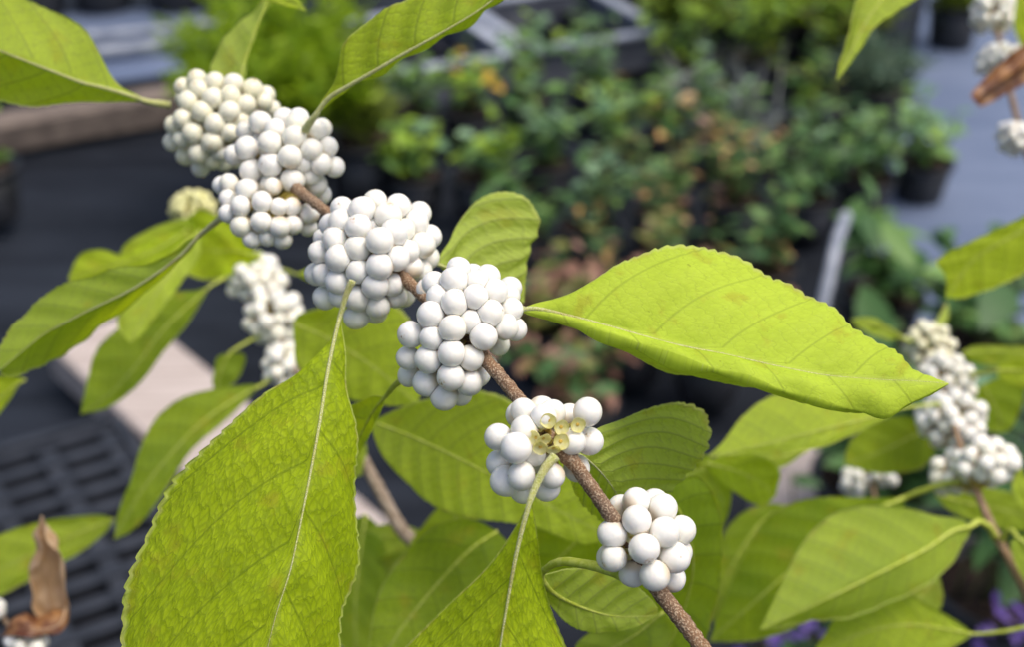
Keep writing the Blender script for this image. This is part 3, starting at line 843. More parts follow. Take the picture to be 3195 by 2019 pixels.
    if pet:
        pp = np.array(pet, float) * K
        dd = np.linspace(petd, D[0], len(pp) + 1)[:-1]
        pr = [P(x, y, d) for (x, y), d in zip(pp, dd)]
        ctl = pr + [pts[0], pts[3]]
        head = catmull(ctl, 22)[:-2]
        pts = list(head) + pts[2:]
        rr = list(np.linspace(rib * 1.9, rib * 1.15, len(head))) + rr[2:]
    elif parent.name in STEMS and np.linalg.norm(STEMS[parent.name] - pts[0], axis=1).min() < 0.016:
        # stalk back to the twig this leaf grows from
        W_ = STEMS[parent.name]; s_ = W_[np.argmin(np.linalg.norm(W_ - pts[0], axis=1))]
        gap = np.linalg.norm(s_ - pts[0]); out = pts[0] - pts[4]; out = out / (np.linalg.norm(out) + 1e-9)
        head = catmull([s_, s_ * .5 + (pts[0] + out * gap * .45) * .5 + FWD * .004, pts[0], pts[3]], 22)[:-2]
        pts = list(head) + pts[2:]
        rr = list(np.linspace(rib * 1.7, rib * 1.1, len(head))) + rr[2:]
    if rib:
        V, F = tube(np.array(pts), rr, 8, rough=.05, seed=seed)
        mobj('midrib', V, F, ribmat or (M_RIB if nv >= 90 else M_RIB2), o, pts[0])
    return o

# ------------------------------------------------------------------ the beautyberry: berries
def icosphere(sub):
    import bmesh
    bm = bmesh.new(); bmesh.ops.create_icosphere(bm, subdivisions=sub, radius=1.0)
    bm.verts.ensure_lookup_table()
    V = np.array([v.co[:] for v in bm.verts]); F = [tuple(v.index for v in f.verts) for f in bm.faces]
    bm.free(); return V, F
ICO3 = icosphere(4); ICO2 = icosphere(3)

def rand_rot(rg):
    a = rg.normal(size=(3, 3)); q, r = np.linalg.qr(a); q *= np.sign(np.diag(r))
    if np.linalg.det(q) < 0: q[:, 0] *= -1
    return q

def build_cluster(parent, stemdir_pts, C, R, tints, seed, fine=True, pedicel=True):
    """C: centres, R: radii; berries press flat where they touch"""
    rg = np.random.default_rng(seed)
    C = np.array(C); R = np.array(R)
    stemP = np.array(stemdir_pts)
    ped = MB()
    for c, r in zip(C, R):
        j = np.argmin(np.linalg.norm(stemP - c, axis=1)); s = stemP[j]
        d = c - s; l = np.linalg.norm(d) + 1e-9
        e = c - d / l * r * .8
        m_ = s * .25 + C.mean(0) * .55 + e * .2 + rg.normal(size=3) * r * .1 + FWD * .0008
        ped.add(*tube(catmull([s, m_, e], 6), [0.00032, 0.00026], 5))
    root = ped.obj('berry_cluster', M_PEDICEL, parent, stemP.mean(0))
    V0, F0 = ICO3 if fine else ICO2
    for i in range(len(C)):
        r = R[i]
        # stalk end faces the stem: local -Z
        d = C[i] - stemP[np.argmin(np.linalg.norm(stemP - C[i], axis=1))]
        z = Vector(d + rg.normal(size=3) * r * 1.1).normalized()
        q = z.to_track_quat('Z', 'Y')
        Mx = np.array(q.to_matrix())
        n = V0 @ Mx.T
        rad = np.full(len(n), r)
        rad *= 1 + 0.018 * np.sin(n @ rg.normal(size=3) * 2.2 + rg.random() * 6) + 0.012 * (n @ np.array(z)) ** 2 * -1.5
        ax_ = rg.normal(size=3); ax_ /= np.linalg.norm(ax_)
        rad *= 1 + rg.normal() * .035 * ((n @ ax_) ** 2 - .33)
        for j in range(len(C)):
            if j == i: continue
            dv = C[j] - C[i]; dist = np.linalg.norm(dv)
            if dist < 1e-6 or dist > (r + R[j]) * 1.0: continue
            h = (dist * dist + r * r - R[j] * R[j]) / (2 * dist) * 0.992
            h = max(h, r * .5)
            cs = n @ (dv / dist)
            lim = np.where(cs > 0.05, h / np.maximum(cs, .05), 9.0)
            # soft minimum
            k = r * 0.05
            x = np.clip(0.5 + 0.5 * (lim - rad) / k, 0, 1)
            rad = lim * (1 - x) + rad * x - k * x * (1 - x)
        loc = (n * rad[:, None]) @ Mx
        me = mesh_data('berry', loc, F0, M_BERRY)
        o = dobj('berry', me, root, C[i], q.to_euler())
        o['tint'] = float(tints[i])
    return root

def traced_cluster(parent, org, sc, items, cx, cy, a, b, dc, m, stem_pts, seed, tint=(0.1, .12), typ=None, nback=14, zoff=None, grow=1.10):
    rg = np.random.default_rng(seed)
    px = [(org[0] + x / sc, org[1] + y / sc, w / sc) for (x, y, w) in items]
    typ = typ or float(np.median([p[2] for p in px]))
    if not zoff:                      # berries crowd in towards the stalk
        qx, qy = org[0] + cx / sc, org[1] + cy / sc
        px = [(qx + (x - qx) * .972, qy + (y - qy) * .972, w) for x, y, w in px]
    C, R, D = [], [], []
    for k, ((x, y, w), it) in enumerate(zip(px, items)):
        rho2 = ((it[0] - cx) / a) ** 2 + ((it[1] - cy) / b) ** 2
        z = dc - m * math.sqrt(max(0.0, 1 - rho2)) + (m * .25 * (rho2 - 1) if rho2 > 1 else 0)
        ww = typ * min(1.10, max(.94, w / typ))
        z += max(0, (typ - w) / typ) * 0.0045
        if zoff and k in zoff: z = dc + zoff[k]
        D.append(z); R.append(ww / 2)
    D = np.array(D); px = np.array(px); R = np.array(R)
    fixed = set(zoff or ())
    for itn in range(60):
        Pw = np.array([P(px[k, 0], px[k, 1], D[k]) for k in range(len(D))]); Rw = R * D / FPX
        for i in range(len(D)):
            for j in range(i + 1, len(D)):
                lat = math.hypot(px[i, 0] - px[j, 0], px[i, 1] - px[j, 1]) * dc / FPX
                need = .86 * (Rw[i] + Rw[j])
                dz = D[j] - D[i]
                if lat < need:
                    want = math.sqrt(need * need - lat * lat)
                    if abs(dz) < want:
                        s = 1 if dz >= 0 else -1
                        if abs(dz) < 1e-4: s = 1 if px[j, 2] < px[i, 2] else -1
                        e = (want - abs(dz)) * .25 * s
                        D[j] += e * (1.2 if s > 0 else .8); D[i] -= e * (.8 if s > 0 else 1.2)
    for k in range(len(D)):
        C.append(P(px[k, 0], px[k, 1], D[k]))
    Rw = list(R * D / FPX * grow)
    tn = [min(1, max(0, rg.normal(*tint))) for _ in C]
    # inner and far berries
    rb = float(np.median(Rw)); n0 = len(C)
    for t in range(1500):
        if len(C) >= n0 + nback: break
        th = rg.uniform(0, 2 * math.pi); ph = math.sqrt(rg.random()) * .80
        x = org[0] + (cx + a * ph * math.cos(th)) / sc; y = org[1] + (cy + b * ph * math.sin(th)) / sc
        c = P(x, y, dc + m * rg.uniform(-.5, .5))
        if all(np.linalg.norm(c - q) > .80 * (rb * .92 + r) for q, r in zip(C, Rw)) and np.linalg.norm(np.array(stem_pts) - c, axis=1).min() > rb * 1.1 + .001:
            C.append(c); Rw.append(rb * .92); tn.append(min(1, max(0, rg.normal(*tint))))
    rb = float(np.median(Rw)); nb = len(C)
    for t in range(600):
        if len(C) >= nb + nback: break
        th = rg.uniform(0, 2 * math.pi); ph = math.sqrt(rg.random()) * .82
        x = org[0] + (cx + a * ph * math.cos(th)) / sc; y = org[1] + (cy + b * ph * math.sin(th)) / sc
        z = dc + m * math.sqrt(max(0, 1 - ph * ph)) * rg.uniform(.8, 1.0) + 0.001
        c = P(x, y, z)
        if all(np.linalg.norm(c - q) > .88 * (rb + r) for q, r in zip(C, Rw)):
            C.append(c); Rw.append(rb); tn.append(min(1, max(0, rg.normal(*tint))))
    return build_cluster(parent, stem_pts, C, Rw, tn, seed)

BERRY_SHARED = []
def loose_cluster(parent, cpx, cpy, rx, ry, d, rb, stem_pts, seed, tint=(.15, .12), n=34, mat=None, rd=None):
    """clusters on the branches behind: berries packed round the twig, shared mesh"""
    rg = np.random.default_rng(seed)
    if not BERRY_SHARED:
        V, F = ICO2
        for k in range(4):
            w = np.array([V @ rg.normal(size=3) for _ in range(2)])
            BERRY_SHARED.append(mesh_data('berry', V * 0.00225 * (1 + .02 * np.sin(w[0] * 2) + .015 * np.sin(w[1] * 3))[:, None], F, M_BERRY))
    cpx *= K; cpy *= K; rx *= K; ry *= K
    c0 = P(cpx, cpy, d); ax, ay = rx * d / FPX, ry * d / FPX; az = rd or (ax + ay) / 2 * .85
    C = []
    for t in range(4000):
        if len(C) >= n: break
        q = rg.normal(size=3); q /= np.linalg.norm(q)
        s = rg.uniform(.74, 1.0)
        p = c0 + RGT * q[0] * (ax - rb) * s + UPV * q[1] * (ay - rb) * s + FWD * q[2] * az * s
        if all(np.linalg.norm(p - o) > 1.62 * rb for o in C): C.append(p)
    stemP = np.array(stem_pts); ped = MB()
    for c in C:
        s = stemP[np.argmin(np.linalg.norm(stemP - c, axis=1))]
        ped.add(*tube(catmull([s, (s + c) / 2 + rg.normal(size=3) * .0006, c], 5), [0.00035, 0.0003], 4))
    root = ped.obj('berry_cluster', M_PEDICEL, parent, c0)
    for c in C:
        e = Vector((c - c0) / (np.linalg.norm(c - c0) + 1e-9) + rg.normal(size=3) * .5).normalized().to_track_quat('Z', 'Y').to_euler()
        o = dobj('berry', BERRY_SHARED[int(rg.integers(4))], root, c, e, rb / 0.00225 * rg.uniform(.88, 1.1))
        o['tint'] = float(min(1, max(0, rg.normal(*tint))))
        if mat is not None:
            o.material_slots[0].link = 'OBJECT'; o.material_slots[0].material = mat
    return root

STEMS = {}
def stem_obj(parent, pts, radpx, nodes=(), rough=.06, name='stem', n=140, seg=16, mat=None, tail=None):
    """pts: (x, y, depth) in 2408-wide picture pixels; tail: world points carrying it on to the ground"""
    c = catmull([(x * K, y * K, d) for x, y, d in pts], n)
    rr = np.interp(np.linspace(0, 1, n), np.linspace(0, 1, len(radpx)), radpx) * c[:, 2] / FPX
    for nx_ in nodes:
        rr = rr * (1 + .28 * np.exp(-((c[:, 0] / K - nx_) / 14.0) ** 2))
    W_ = np.array([P(*q) for q in c])
    full, rad = W_, rr
    if tail is not None:
        tl = catmull(np.vstack([W_[-1:], np.array(tail)]), 30)[1:]
        full = np.vstack([W_, tl]); rad = np.concatenate([rr, np.linspace(rr[-1], rr[-1] * 1.7, len(tl))])
    V, F = tube(full, rad, seg, rough=rough, seed=5)
    mobj(name, V, F, mat or M_BARK, parent, full[-1])
    STEMS[parent.name] = W_
    return W_

GROUND_BASE = np.array([0.16, 0.62, 0.0])

# =================================================================== main branch
B0 = empty('beautyberry_branch', GROUND_BASE, 'brown beautyberry twig with six dense clusters of white berries and large lime leaves', 'berry branch', 'beautyberry branches')
S0 = [(470, 225, .312), (560, 310, .298), (640, 392, .275), (705, 448, .264), (775, 503, .259), (870, 582, .2500), (935, 640, .2455), (1000, 700, .2400), (1080, 780, .2350), (1140, 845, .2290),
      (1195, 908, .2240), (1250, 975, .2170), (1300, 1038, .2120), (1345, 1085, .2115), (1392, 1150, .2115), (1440, 1220, .2120), (1500, 1310, .2150), (1550, 1390, .2150), (1600, 1455, .2130), (1655, 1530, .2120), (1740, 1650, .2130)]
stemW = stem_obj(B0, S0, [13, 15, 16, 18, 19, 20, 21, 22, 22, 23, 25, 26, 26, 27], nodes=(690, 905, 1120, 1332, 1505), n=260, tail=[P(2700, 2700, .24), np.array([0.14, 0.35, 0.42]), GROUND_BASE])
def near(f0, f1):
    i0, i1 = [np.argmin([abs(CAM_PX(p)[0] - x * K) for p in stemW]) for x in (f0, f1)]
    return stemW[i0:i1 + 1]
def CAM_PX(p):
    v = p - CAMP; d = v.dot(FWD)
    return (W0 / 2 + v.dot(RGT) / d * FPX, H0 / 2 - v.dot(UPV) / d * FPX, d)

Z4 = ((480, 200), 2.537); Z5 = ((920, 560), 2.0564); Z8 = ((1490, 1220), 4.005); Z9 = ((1840, 1510), 4.229)
c1 = [(225,170,120),(335,105,145),(480,128,148),(632,140,150),(790,190,165),(350,190,150),(468,262,168),(605,240,155),(735,315,150),(880,290,130),(262,285,155),(378,368,165),(602,370,190),(222,430,150),(485,470,180),(145,480,115),(305,545,172),(600,540,140),(135,620,120),(210,595,125),(462,620,180),(350,715,165),(240,735,125),(455,770,125),(365,825,140),(530,700,125),(555,780,120),(940,345,90),(900,235,100),(690,440,120)]
c2a = [(835,450,170),(960,510,165),(1030,415,130),(1150,415,140),(1125,460,130),(1115,575,185),(1290,510,165),(1335,500,120),(725,520,130),(725,660,180),(915,620,185),(625,715,150),(760,850,170),(920,795,190),(1080,730,180),(1185,780,130),(1250,670,165),(1385,650,140),(1330,790,165),(1440,815,150),(930,970,185),(1100,920,205),(1280,960,180),(1240,880,110),(1330,1040,130)]
c2b = [(590,935,150),(525,950,115),(725,985,165),(855,1085,180),(680,1120,160),(575,1060,115),(575,1180,125),(990,1125,130),(1100,1125,120),(685,1285,170),(850,1250,190),(1000,1290,160),(1110,1275,140),(1240,1180,160),(1230,1290,140),(775,1390,140),(900,1375,115),(1020,1390,150)]
c3 = [(295,175,130),(430,185,165),(515,125,130),(600,225,180),(670,160,150),(810,205,140),(785,270,155),(290,265,155),(405,300,160),(250,385,155),(150,465,130),(400,440,165),(275,505,170),(545,390,170),(640,335,180),(705,320,130),(505,300,90),(825,420,160),(880,360,100),(660,505,150),(730,460,120),(545,555,165),(405,590,155),(175,615,130),(125,610,95),(265,660,150),(185,765,150),(285,755,100),(400,770,160),(515,685,180),(630,680,140),(530,820,155),(395,890,160),(650,760,130),(760,565,130),(820,590,120),(865,500,105)]
c4 = [(1050,560,145),(885,655,140),(1020,640,175),(1170,650,130),(1245,610,140),(1025,785,185),(1160,750,160),(1290,710,155),(1390,690,120),(1380,740,120),(1260,855,185),(915,745,120),(868,865,180),(1010,955,185),(1130,910,150),(1215,1010,200),(1365,945,150),(1425,960,140),(1400,830,110),(735,995,160),(875,1018,150),(718,1150,145),(850,1160,180),(1005,1120,180),(1130,1150,160),(725,1265,130),(838,1315,180),(1000,1275,180),(1120,1310,165),(955,1405,175),(1180,1265,95),(1060,1390,105)]
c5 = [(255,580,330),(590,480,340),(480,715,390),(930,280,320),(520,300,230),(1375,265,370),(1145,330,280),(1180,635,335),(1400,630,345),(275,910,320),(350,1130,390),(550,1065,360),(570,1240,280),(860,1220,340),(740,860,300),(800,230,230)]
z5 = {0: .0005, 1: -.0015, 2: -.0042, 3: .0020, 4: .0045, 5: -.0005, 6: .0040, 7: -.0010, 8: .0018, 9: .0030, 10: -.0002, 11: -.0020, 12: .0042, 13: .0018, 14: .0030, 15: .0055}
c6 = [(615,240,330),(860,250,240),(960,330,390),(620,480,385),(420,330,230),(300,665,390),(990,640,400),(1220,610,370),(720,860,400),(1120,970,410),(280,970,330),(570,1180,310),(855,1215,400),(1080,1250,260)]
z6 = {0: .0010, 1: .0045, 2: .0010, 3: -.0030, 4: .0040, 5: -.0018, 6: -.0028, 7: .0010, 8: -.0048, 9: -.0018, 10: .0020, 11: .0010, 12: -.0035, 13: .0030}

traced_cluster(B0, *Z4, c1, 520, 450, 430, 390, .300, .0085, near(480, 600), 1, (.66, .18), nback=10)
traced_cluster(B0, *Z4, c2a, 1080, 720, 430, 360, .273, .0082, near(600, 710), 2, (.16, .14), nback=8)
traced_cluster(B0, *Z4, c2b, 880, 1180, 380, 310, .268, .0068, near(640, 720), 3, (.10, .10), nback=8)
traced_cluster(B0, *Z5, c3, 500, 490, 430, 450, .251, .0088, near(830, 950), 4, (.08, .09), nback=12)
traced_cluster(B0, *Z5, c4, 1070, 980, 410, 470, .235, .0085, near(1020, 1140), 5, (.08, .09), nback=10)
k5 = traced_cluster(B0, *Z8, c5, 800, 700, 700, 640, .2120, .004, near(1255, 1340), 6, (.05, .06), typ=360/4.005, nback=5, zoff=z5, grow=1.03)
k6 = traced_cluster(B0, *Z9, c6, 720, 740, 620, 600, .2140, .0055, near(1450, 1530), 7, (.08, .08), typ=390/4.229, nback=7, zoff=z6, grow=1.04)

# empty calyx cups left on their stalks where berries have dropped
def calyx(parent, x, y, org, sc, d, size, nx, ny, stem):
    px, py = org[0] + x / sc, org[1] + y / sc
    c = P(px, py, d)
    n = -FWD + RGT * nx - UPV * ny; n /= np.linalg.norm(n)
    a = np.cross(n, UPV); a /= np.linalg.norm(a); b = np.cross(n, a)
    r = size * 1.18 / sc * d / FPX / 2
    V, F = [], []
    seg = 20
    for q, (rr, h) in enumerate(((.10, -.20), (.45, -.19), (.80, -.08), (1.0, .08), (.985, .11))):
        for k in range(seg):
            th = 2 * math.pi * k / seg
            lob = 1 + ((.02, .035, .045)[q - 2] * math.cos(4 * th + x) if q >= 2 else 0)
            V.append(c + a * (rr * lob * r * math.cos(th)) + b * (rr * lob * r * math.sin(th)) + n * (h * r))
    for q in range(4):
        for k in range(seg):
            k2 = (k + 1) % seg
            F.append((q*seg+k, q*seg+k2, (q+1)*seg+k2, (q+1)*seg+k))
    o = mobj('calyx', V, F, M_CALYX, parent, c)
    m = MB()
    v_, f_ = lathe([(.02, .05), (.16, .04), (.24, -.02), (.26, -.2)], 12)
    e = c - n * r * .26
    m.add([e + a * (p[0] * r) + b * (p[1] * r) + n * (p[2] * r + .10 * r) for p in v_], f_)
    m.obj('calyx', M_CALYXEYE, parent)
    s = stem[np.argmin(np.linalg.norm(stem - c, axis=1))]
    V, F = tube(catmull([c - n * r * .3, (c + s) / 2 - n * r * .5, s], 8), [.00028, .0003], 6)
    mobj('pedicel', V, F, M_PEDICEL, parent)
st5 = near(1262, 1330)
for (x, y, s, nx, ny, dz) in ((885, 375, 170, 0, .15, -.0035), (1050, 460, 170, .3, .2, -.0036), (785, 430, 150, -1.6, 0, -.0022), (1045, 640, 185, .35, .1, -.0040), (715, 590, 165, -.9, .1, -.0038), (830, 610, 165, .5, .9, -.0046), (785, 715, 165, 0, .5, -.0042), (950, 735, 160, .2, 1.3, -.0042), (1255, 430, 170, .3, .2, -.0030)):
    calyx(k5, x, y, *Z8, .2120 + dz, s, nx, ny, st5)
st6 = near(1460, 1520)
for (x, y, s, nx, ny, dz) in ((540, 720, 140, -.6, .2, -.0026), (480, 930, 180, -.3, .6, -.0010)):
    calyx(k6, x, y, *Z9, .2140 + dz, s, nx, ny, st6)

# leaves of the main branch
HN = dict(nv=150, nu=26)
# bottom-left hanging leaf
leaf(B0, mid=[(800,742),(786,800),(770,880),(752,995),(731,1109),(707,1230),(683,1341),(652,1438),(625,1540),(590,1660),(560,1740)],
     left=[(775,800),(748,840),(690,895),(620,935),(540,1002),(470,1065),(405,1130),(370,1190),(340,1270),(310,1350),(291,1430),(284,1522),(310,1620),(390,1700)],
     right=[(808,800),(815,850),(822,950),(834,1050),(839,1130),(840,1200),(835,1290),(822,1390),(800,1470),(775,1560),(700,1670)],
     dm=(.240, .230, .224, .220, .218, .220), dl=(0, .004, .006, .004, 0), dr=(0, .004, .010, .008, 0), tone=.66, pet=[(829,660),(815,690)], petd=.2375, teeth=34, tooth=.028, rib=.00034, spacing=13.0,
     ripple=.0008, seed=1, label='large lime green leaf hanging down with a net of sunken veins', cup=.0012, **HN)
# bottom-centre hanging leaf
leaf(B0, mid=[(1246,1180),(1228,1245),(1210,1325),(1194,1415),(1178,1510),(1165,1610),(1150,1720)],
     left=[(1238,1195),(1205,1250),(1160,1315),(1120,1362),(1065,1415),(985,1490),(930,1545),(900,1600),(940,1680),(1050,1720)],
     right=[(1253,1195),(1256,1240),(1260,1290),(1278,1370),(1300,1440),(1330,1515),(1355,1580),(1330,1660),(1240,1715)],
     dm=(.2055, .206, .207, .208, .209), dl=(0, .004, .006, .004, 0), dr=(0, .004, .008, .006, 0), tone=.62, pet=[(1306,1074),(1285,1098),(1262,1140)], petd=.2075, teeth=30, tooth=.012, rib=.00042, spacing=11.0,
     ripple=.0003, seed=2, label='yellow-green leaf hanging from the sparse berry cluster with empty cups', **HN)
# right-hand leaf
leaf(B0, mid=[(1222,729),(1260,727),(1330,742),(1440,772),(1580,810),(1700,834),(1822,861),(1945,884),(2065,893),(2165,898),(2230,903)],
     left=[(1260,714),(1300,705),(1345,690),(1405,655),(1450,625),(1510,600),(1560,582),(1620,577),(1685,588),(1752,617),(1815,652),(1880,690),(1935,715),(1985,750),(2040,795),(2100,822),(2140,868),(2190,888)],
     right=[(1245,740),(1290,752),(1345,775),(1405,798),(1480,820),(1580,872),(1655,886),(1760,908),(1855,933),(1950,958),(2030,973),(2080,982),(2130,958),(2180,933)],
     crease_r=[(1250,735),(1290,745),(1345,765),(1405,786),(1480,806),(1580,845),(1660,866),(1760,893),(1855,925),(1950,952),(2030,968),(2078,976),(2130,952),(2180,928)],
     crease_d=(0, -.001, -.003, -.003, -.001, 0), dm=(.232, .229, .227, .226, .227, .228), dl=(0, .003, .010, .012, .006, 0), dr=(0, .003, .008, .007, .004, 0), tooth_r=.012,
     tone=.92, mat=M_LEAF_S, pet=[(1188,736),(1205,731)], petd=.234, teeth=40, tooth=.04, rib=.00040, ripple=.00035, seed=3, spacing=11.0, cup=.001,
     label='bright lime leaf pointing away to the side with a finely scalloped upper edge', **HN)
# upper leaf rising off the top
leaf(B0, mid=[(742,268),(775,228),(812,205),(870,172),(950,125),(1040,75),(1130,20),(1230,-60),(1330,-150)],
     left=[(757,235),(785,190),(798,150),(806,108),(845,65),(890,33),(940,8),(1000,-25),(1080,-70),(1200,-130)],
     right=[(762,255),(790,232),(850,196),(905,168),(980,122),(1060,78),(1120,42),(1180,-6),(1260,-70)],
     dm=(.262, .256, .252, .250, .250, .252), dl=(0, .002, .004, .004, 0), dr=(0, .003, .006, .006, 0), tone=.62, under=0.25, pet=[(718,305),(728,288)], petd=.264, teeth=30, tooth=.022, rib=.00045,
     ripple=.0004, seed=4, label='yellow-green leaf slanting up beside the feathery plant with strong parallel veins', **HN)
# leaf to the upper left
leaf(B0, mid=[(345,236),(300,222),(250,207),(190,192),(120,165),(50,138),(-30,105),(-130,60),(-240,10)],
     left=[(318,220),(290,205),(262,175),(232,120),(200,70),(160,42),(110,18),(60,-2),(0,-30),(-120,-40)],
     right=[(315,238),(285,238),(220,240),(150,243),(80,248),(30,240),(-20,225),(-120,150)],
     dm=(.300, .292, .286, .282, .280), dl=(0, .003, .006, .004, 0), dr=(0, .004, .008, .006, 0), tone=.72, under=.45, pet=[(400,246),(372,242)], petd=.302, teeth=30, tooth=.02, rib=.00048,
     seed=5, nv=90, nu=18, label='yellow-green leaf joined to the uppermost berry cluster by a yellow stalk')
# leaf behind the top cluster
leaf(B0, mid=[(560,235),(566,180),(585,120),(605,60),(630,0),(650,-60),(680,-140)],
     left=[(520,200),(495,165),(520,105),(560,55),(600,20),(630,-15),(650,-70)],
     right=[(572,200),(578,150),(590,100),(608,60),(628,25),(660,-20),(690,-80)],
     dm=(.318, .322, .326, .328), dl=(0, .003, .004, 0), dr=(0, .003, .004, 0), tone=.6, under=.9, teeth=24, tooth=.015, seed=6, nv=60, nu=12, label='pale green leaf standing up behind the uppermost berry cluster')
leaf(B0, mid=[(560,-90),(610,-50),(650,-20),(690,4),(722,26)],
     left=[(600,-75),(650,-40),(690,-12)], right=[(590,-40),(630,0),(670,14),(700,20)],
     dm=(.315, .31, .305), tone=.95, under=.3, pet=[(650,-200),(590,-130)], petd=.327, teeth=14, tooth=.02, seed=7, nv=40, nu=8, rib=.0003, label='small yellow leaf tip curling down from the top')
# left leaf seen along its blade
leaf(B0, mid=[(468,553),(423,601),(347,657),(288,691),(208,729),(149,761),(104,785),(45,833),(-3,873)],
     left=[(444,563),(409,591),(347,619),(277,629),(215,650),(166,664),(139,674),(104,695),(69,729),(35,764),(7,802),(-3,833)],
     right=[(447,591),(416,619),(381,660),(340,695),(295,726),(243,764),(208,795),(156,826),(104,854),(52,878),(21,885)],
     dm=(.279, .285, .290, .292, .292), dl=(0, .002, .004, .004, 0), dr=(0, .008, .014, .012, 0), tone=.34, under=.5, pet=[(530,505),(500,528)], petd=.274, teeth=34, tooth=.035,
     seed=8, nv=100, nu=18, rib=.0004, label='long green leaf slanting down from the second berry cluster')
# leaf behind clusters three and four
leaf(B0, mid=[(1030,622),(1080,640),(1140,660),(1190,690),(1232,712)],
     left=[(1035,600),(1058,565),(1085,515),(1115,478),(1155,455),(1200,452),(1238,468),(1262,500),(1268,530),(1250,570),(1238,620),(1234,670)],
     right=[(1050,640),(1090,670),(1140,700),(1190,720)],
     dm=(.266, .272, .276, .278), dl=(0, .004, .004, .002, 0), dr=(0, .004, 0), tone=.80, under=1.0, pet=[(985,625),(1008,622)], petd=.258, teeth=30, tooth=.02, spacing=5.0, seed=9, nv=90, nu=18, ripple=.0004,
     label='pale green rounded leaf behind the middle berry clusters')
# opposite leaf of cluster four
leaf(B0, mid=[(905,935),(880,965),(855,1010),(830,1060),(800,1120)], left=[(880,930),(850,945),(815,960),(780,1000),(775,1070)], right=[(900,955),(880,1000),(860,1040),(830,1090)],
     dm=(.262, .272, .280), tone=.25, under=.4, pet=[(945,893),(925,910)], petd=.25, seed=10, nv=40, nu=8, label='olive green leaf tucked behind the hanging lime leaf')
# leaf right of the sparse cluster (underside)
leaf(B0, mid=[(1350,1062),(1385,1085),(1420,1120),(1452,1165),(1480,1215),(1500,1265)],
     left=[(1375,1035),(1405,1010),(1460,990),(1520,964),(1575,950),(1625,952),(1660,978),(1668,1025),(1650,1075),(1605,1125),(1555,1180),(1520,1230)], right=[(1345,1085),(1345,1130),(1365,1180),(1410,1225),(1460,1255)],
     dm=(.224, .235, .245, .250), dl=(0, .010, .012, .006, 0), dr=(0, .003, .004, 0), tone=.50, under=.8, pet=[(1325,1052),(1338,1056)], petd=.216, teeth=36, tooth=.03, spacing=4.2, seed=11, nv=90, nu=18, ripple=.0003, rib=.0002,
     label='olive pale-veined leaf beside the sparse cluster with empty cups')
# leaf of the lowest cluster
leaf(B0, mid=[(1290,1345),(1270,1358),(1300,1395),(1370,1430),(1450,1450),(1545,1448)][1:],
     left=[(1285,1350),(1340,1335),(1410,1342),(1470,1360),(1520,1400),(1545,1430)], right=[(1275,1385),(1300,1430),(1340,1470),(1400,1490),(1470,1482),(1520,1462)],
     dm=(.232, .242, .250, .252), tone=.42, under=.65, pet=[(1478,1362),(1440,1345),(1380,1328),(1320,1322),(1285,1338)], petd=.217, teeth=28, tooth=.025, spacing=5, seed=12, nv=80, nu=16, rib=.0005,
     label='green oval leaf curving back under the lowest berry cluster')
leaf(B0, mid=[(1560,1150),(1610,1230),(1630,1330),(1610,1430),(1570,1530),(1520,1640)], left=[(1500,1190),(1450,1300),(1430,1420),(1450,1560)], right=[(1640,1120),(1690,1190),(1698,1310),(1680,1430),(1630,1560)],
     dm=(.28, .30, .31), tone=.10, under=.15, pet=[(1540,1300),(1545,1220)], petd=.22, seed=13, nv=50, nu=10, label='dark green leaf hanging behind the lowest berry cluster')
leaf(B0, mid=[(1420,1200),(1380,1240),(1340,1290),(1290,1330),(1220,1370)], left=[(1380,1190),(1310,1215),(1250,1250),(1210,1310)], right=[(1450,1240),(1420,1310),(1350,1360),(1280,1385)],
     dm=(.31, .315, .32), tone=.12, under=.1, seed=14, nv=40, nu=9, label='shaded green leaf between the hanging leaf and the lowest cluster')
leaf(B0, mid=[(1560,1440),(1500,1490),(1430,1530),(1350,1560)], left=[(1510,1440),(1430,1470),(1360,1510)], right=[(1590,1480),(1540,1550),(1430,1590)], dm=(.29, .295, .30), tone=.35, under=.5, seed=15, nv=30, nu=8, label='green leaf edge beneath the oval leaf')

# =================================================================== branch behind, to the left
B1 = empty('beautyberry_branch', np.array([0.02, 0.66, 0.0]), 'blurred twig with three white berry clusters behind the long slanting leaf and pale plank', 'berry branch', 'beautyberry branches')
S1 = [(450, 480, .47), (520, 560, .455), (590, 640, .44), (640, 730, .43), (680, 850, .42), (760, 950, .41), (842, 1062, .40), (890, 1150, .395), (940, 1240, .39), (985, 1290, .388), (1080, 1400, .385), (1150, 1540, .385)]
s1 = stem_obj(B1, S1, [9, 11, 12, 14, 18, 22, 22, 22], n=120, mat=M_BARK_OLD, tail=[P(1700, 2500, .40), np.array([0.03, 0.50, 0.35]), np.array([0.02, 0.66, 0.0])])
loose_cluster(B1, 600, 655, 84, 70, .44, .0024, s1[20:45], 21, n=40)
loose_cluster(B1, 645, 745, 80, 76, .43, .0024, s1[30:55], 22, n=42)
loose_cluster(B1, 662, 860, 52, 68, .42, .0023, s1[40:65], 23, n=26)
loose_cluster(B1, 455, 492, 62, 50, .47, .0017, s1[0:12], 24, tint=(.9, .1), n=46, mat=M_BUD)
LB = dict(nv=44, nu=9, wave=.0012)
leaf(B1, mid=[(600,600),(560,590),(520,590),(470,590),(430,600)], left=[(595,585),(560,540),(515,510),(470,492),(440,520)], right=[(620,592),(590,622),(530,650),(470,655),(430,630)],
     dm=(.43, .435, .44), tone=.85, under=.1, seed=20, label='bright lime leaf under the second berry cluster', **LB)
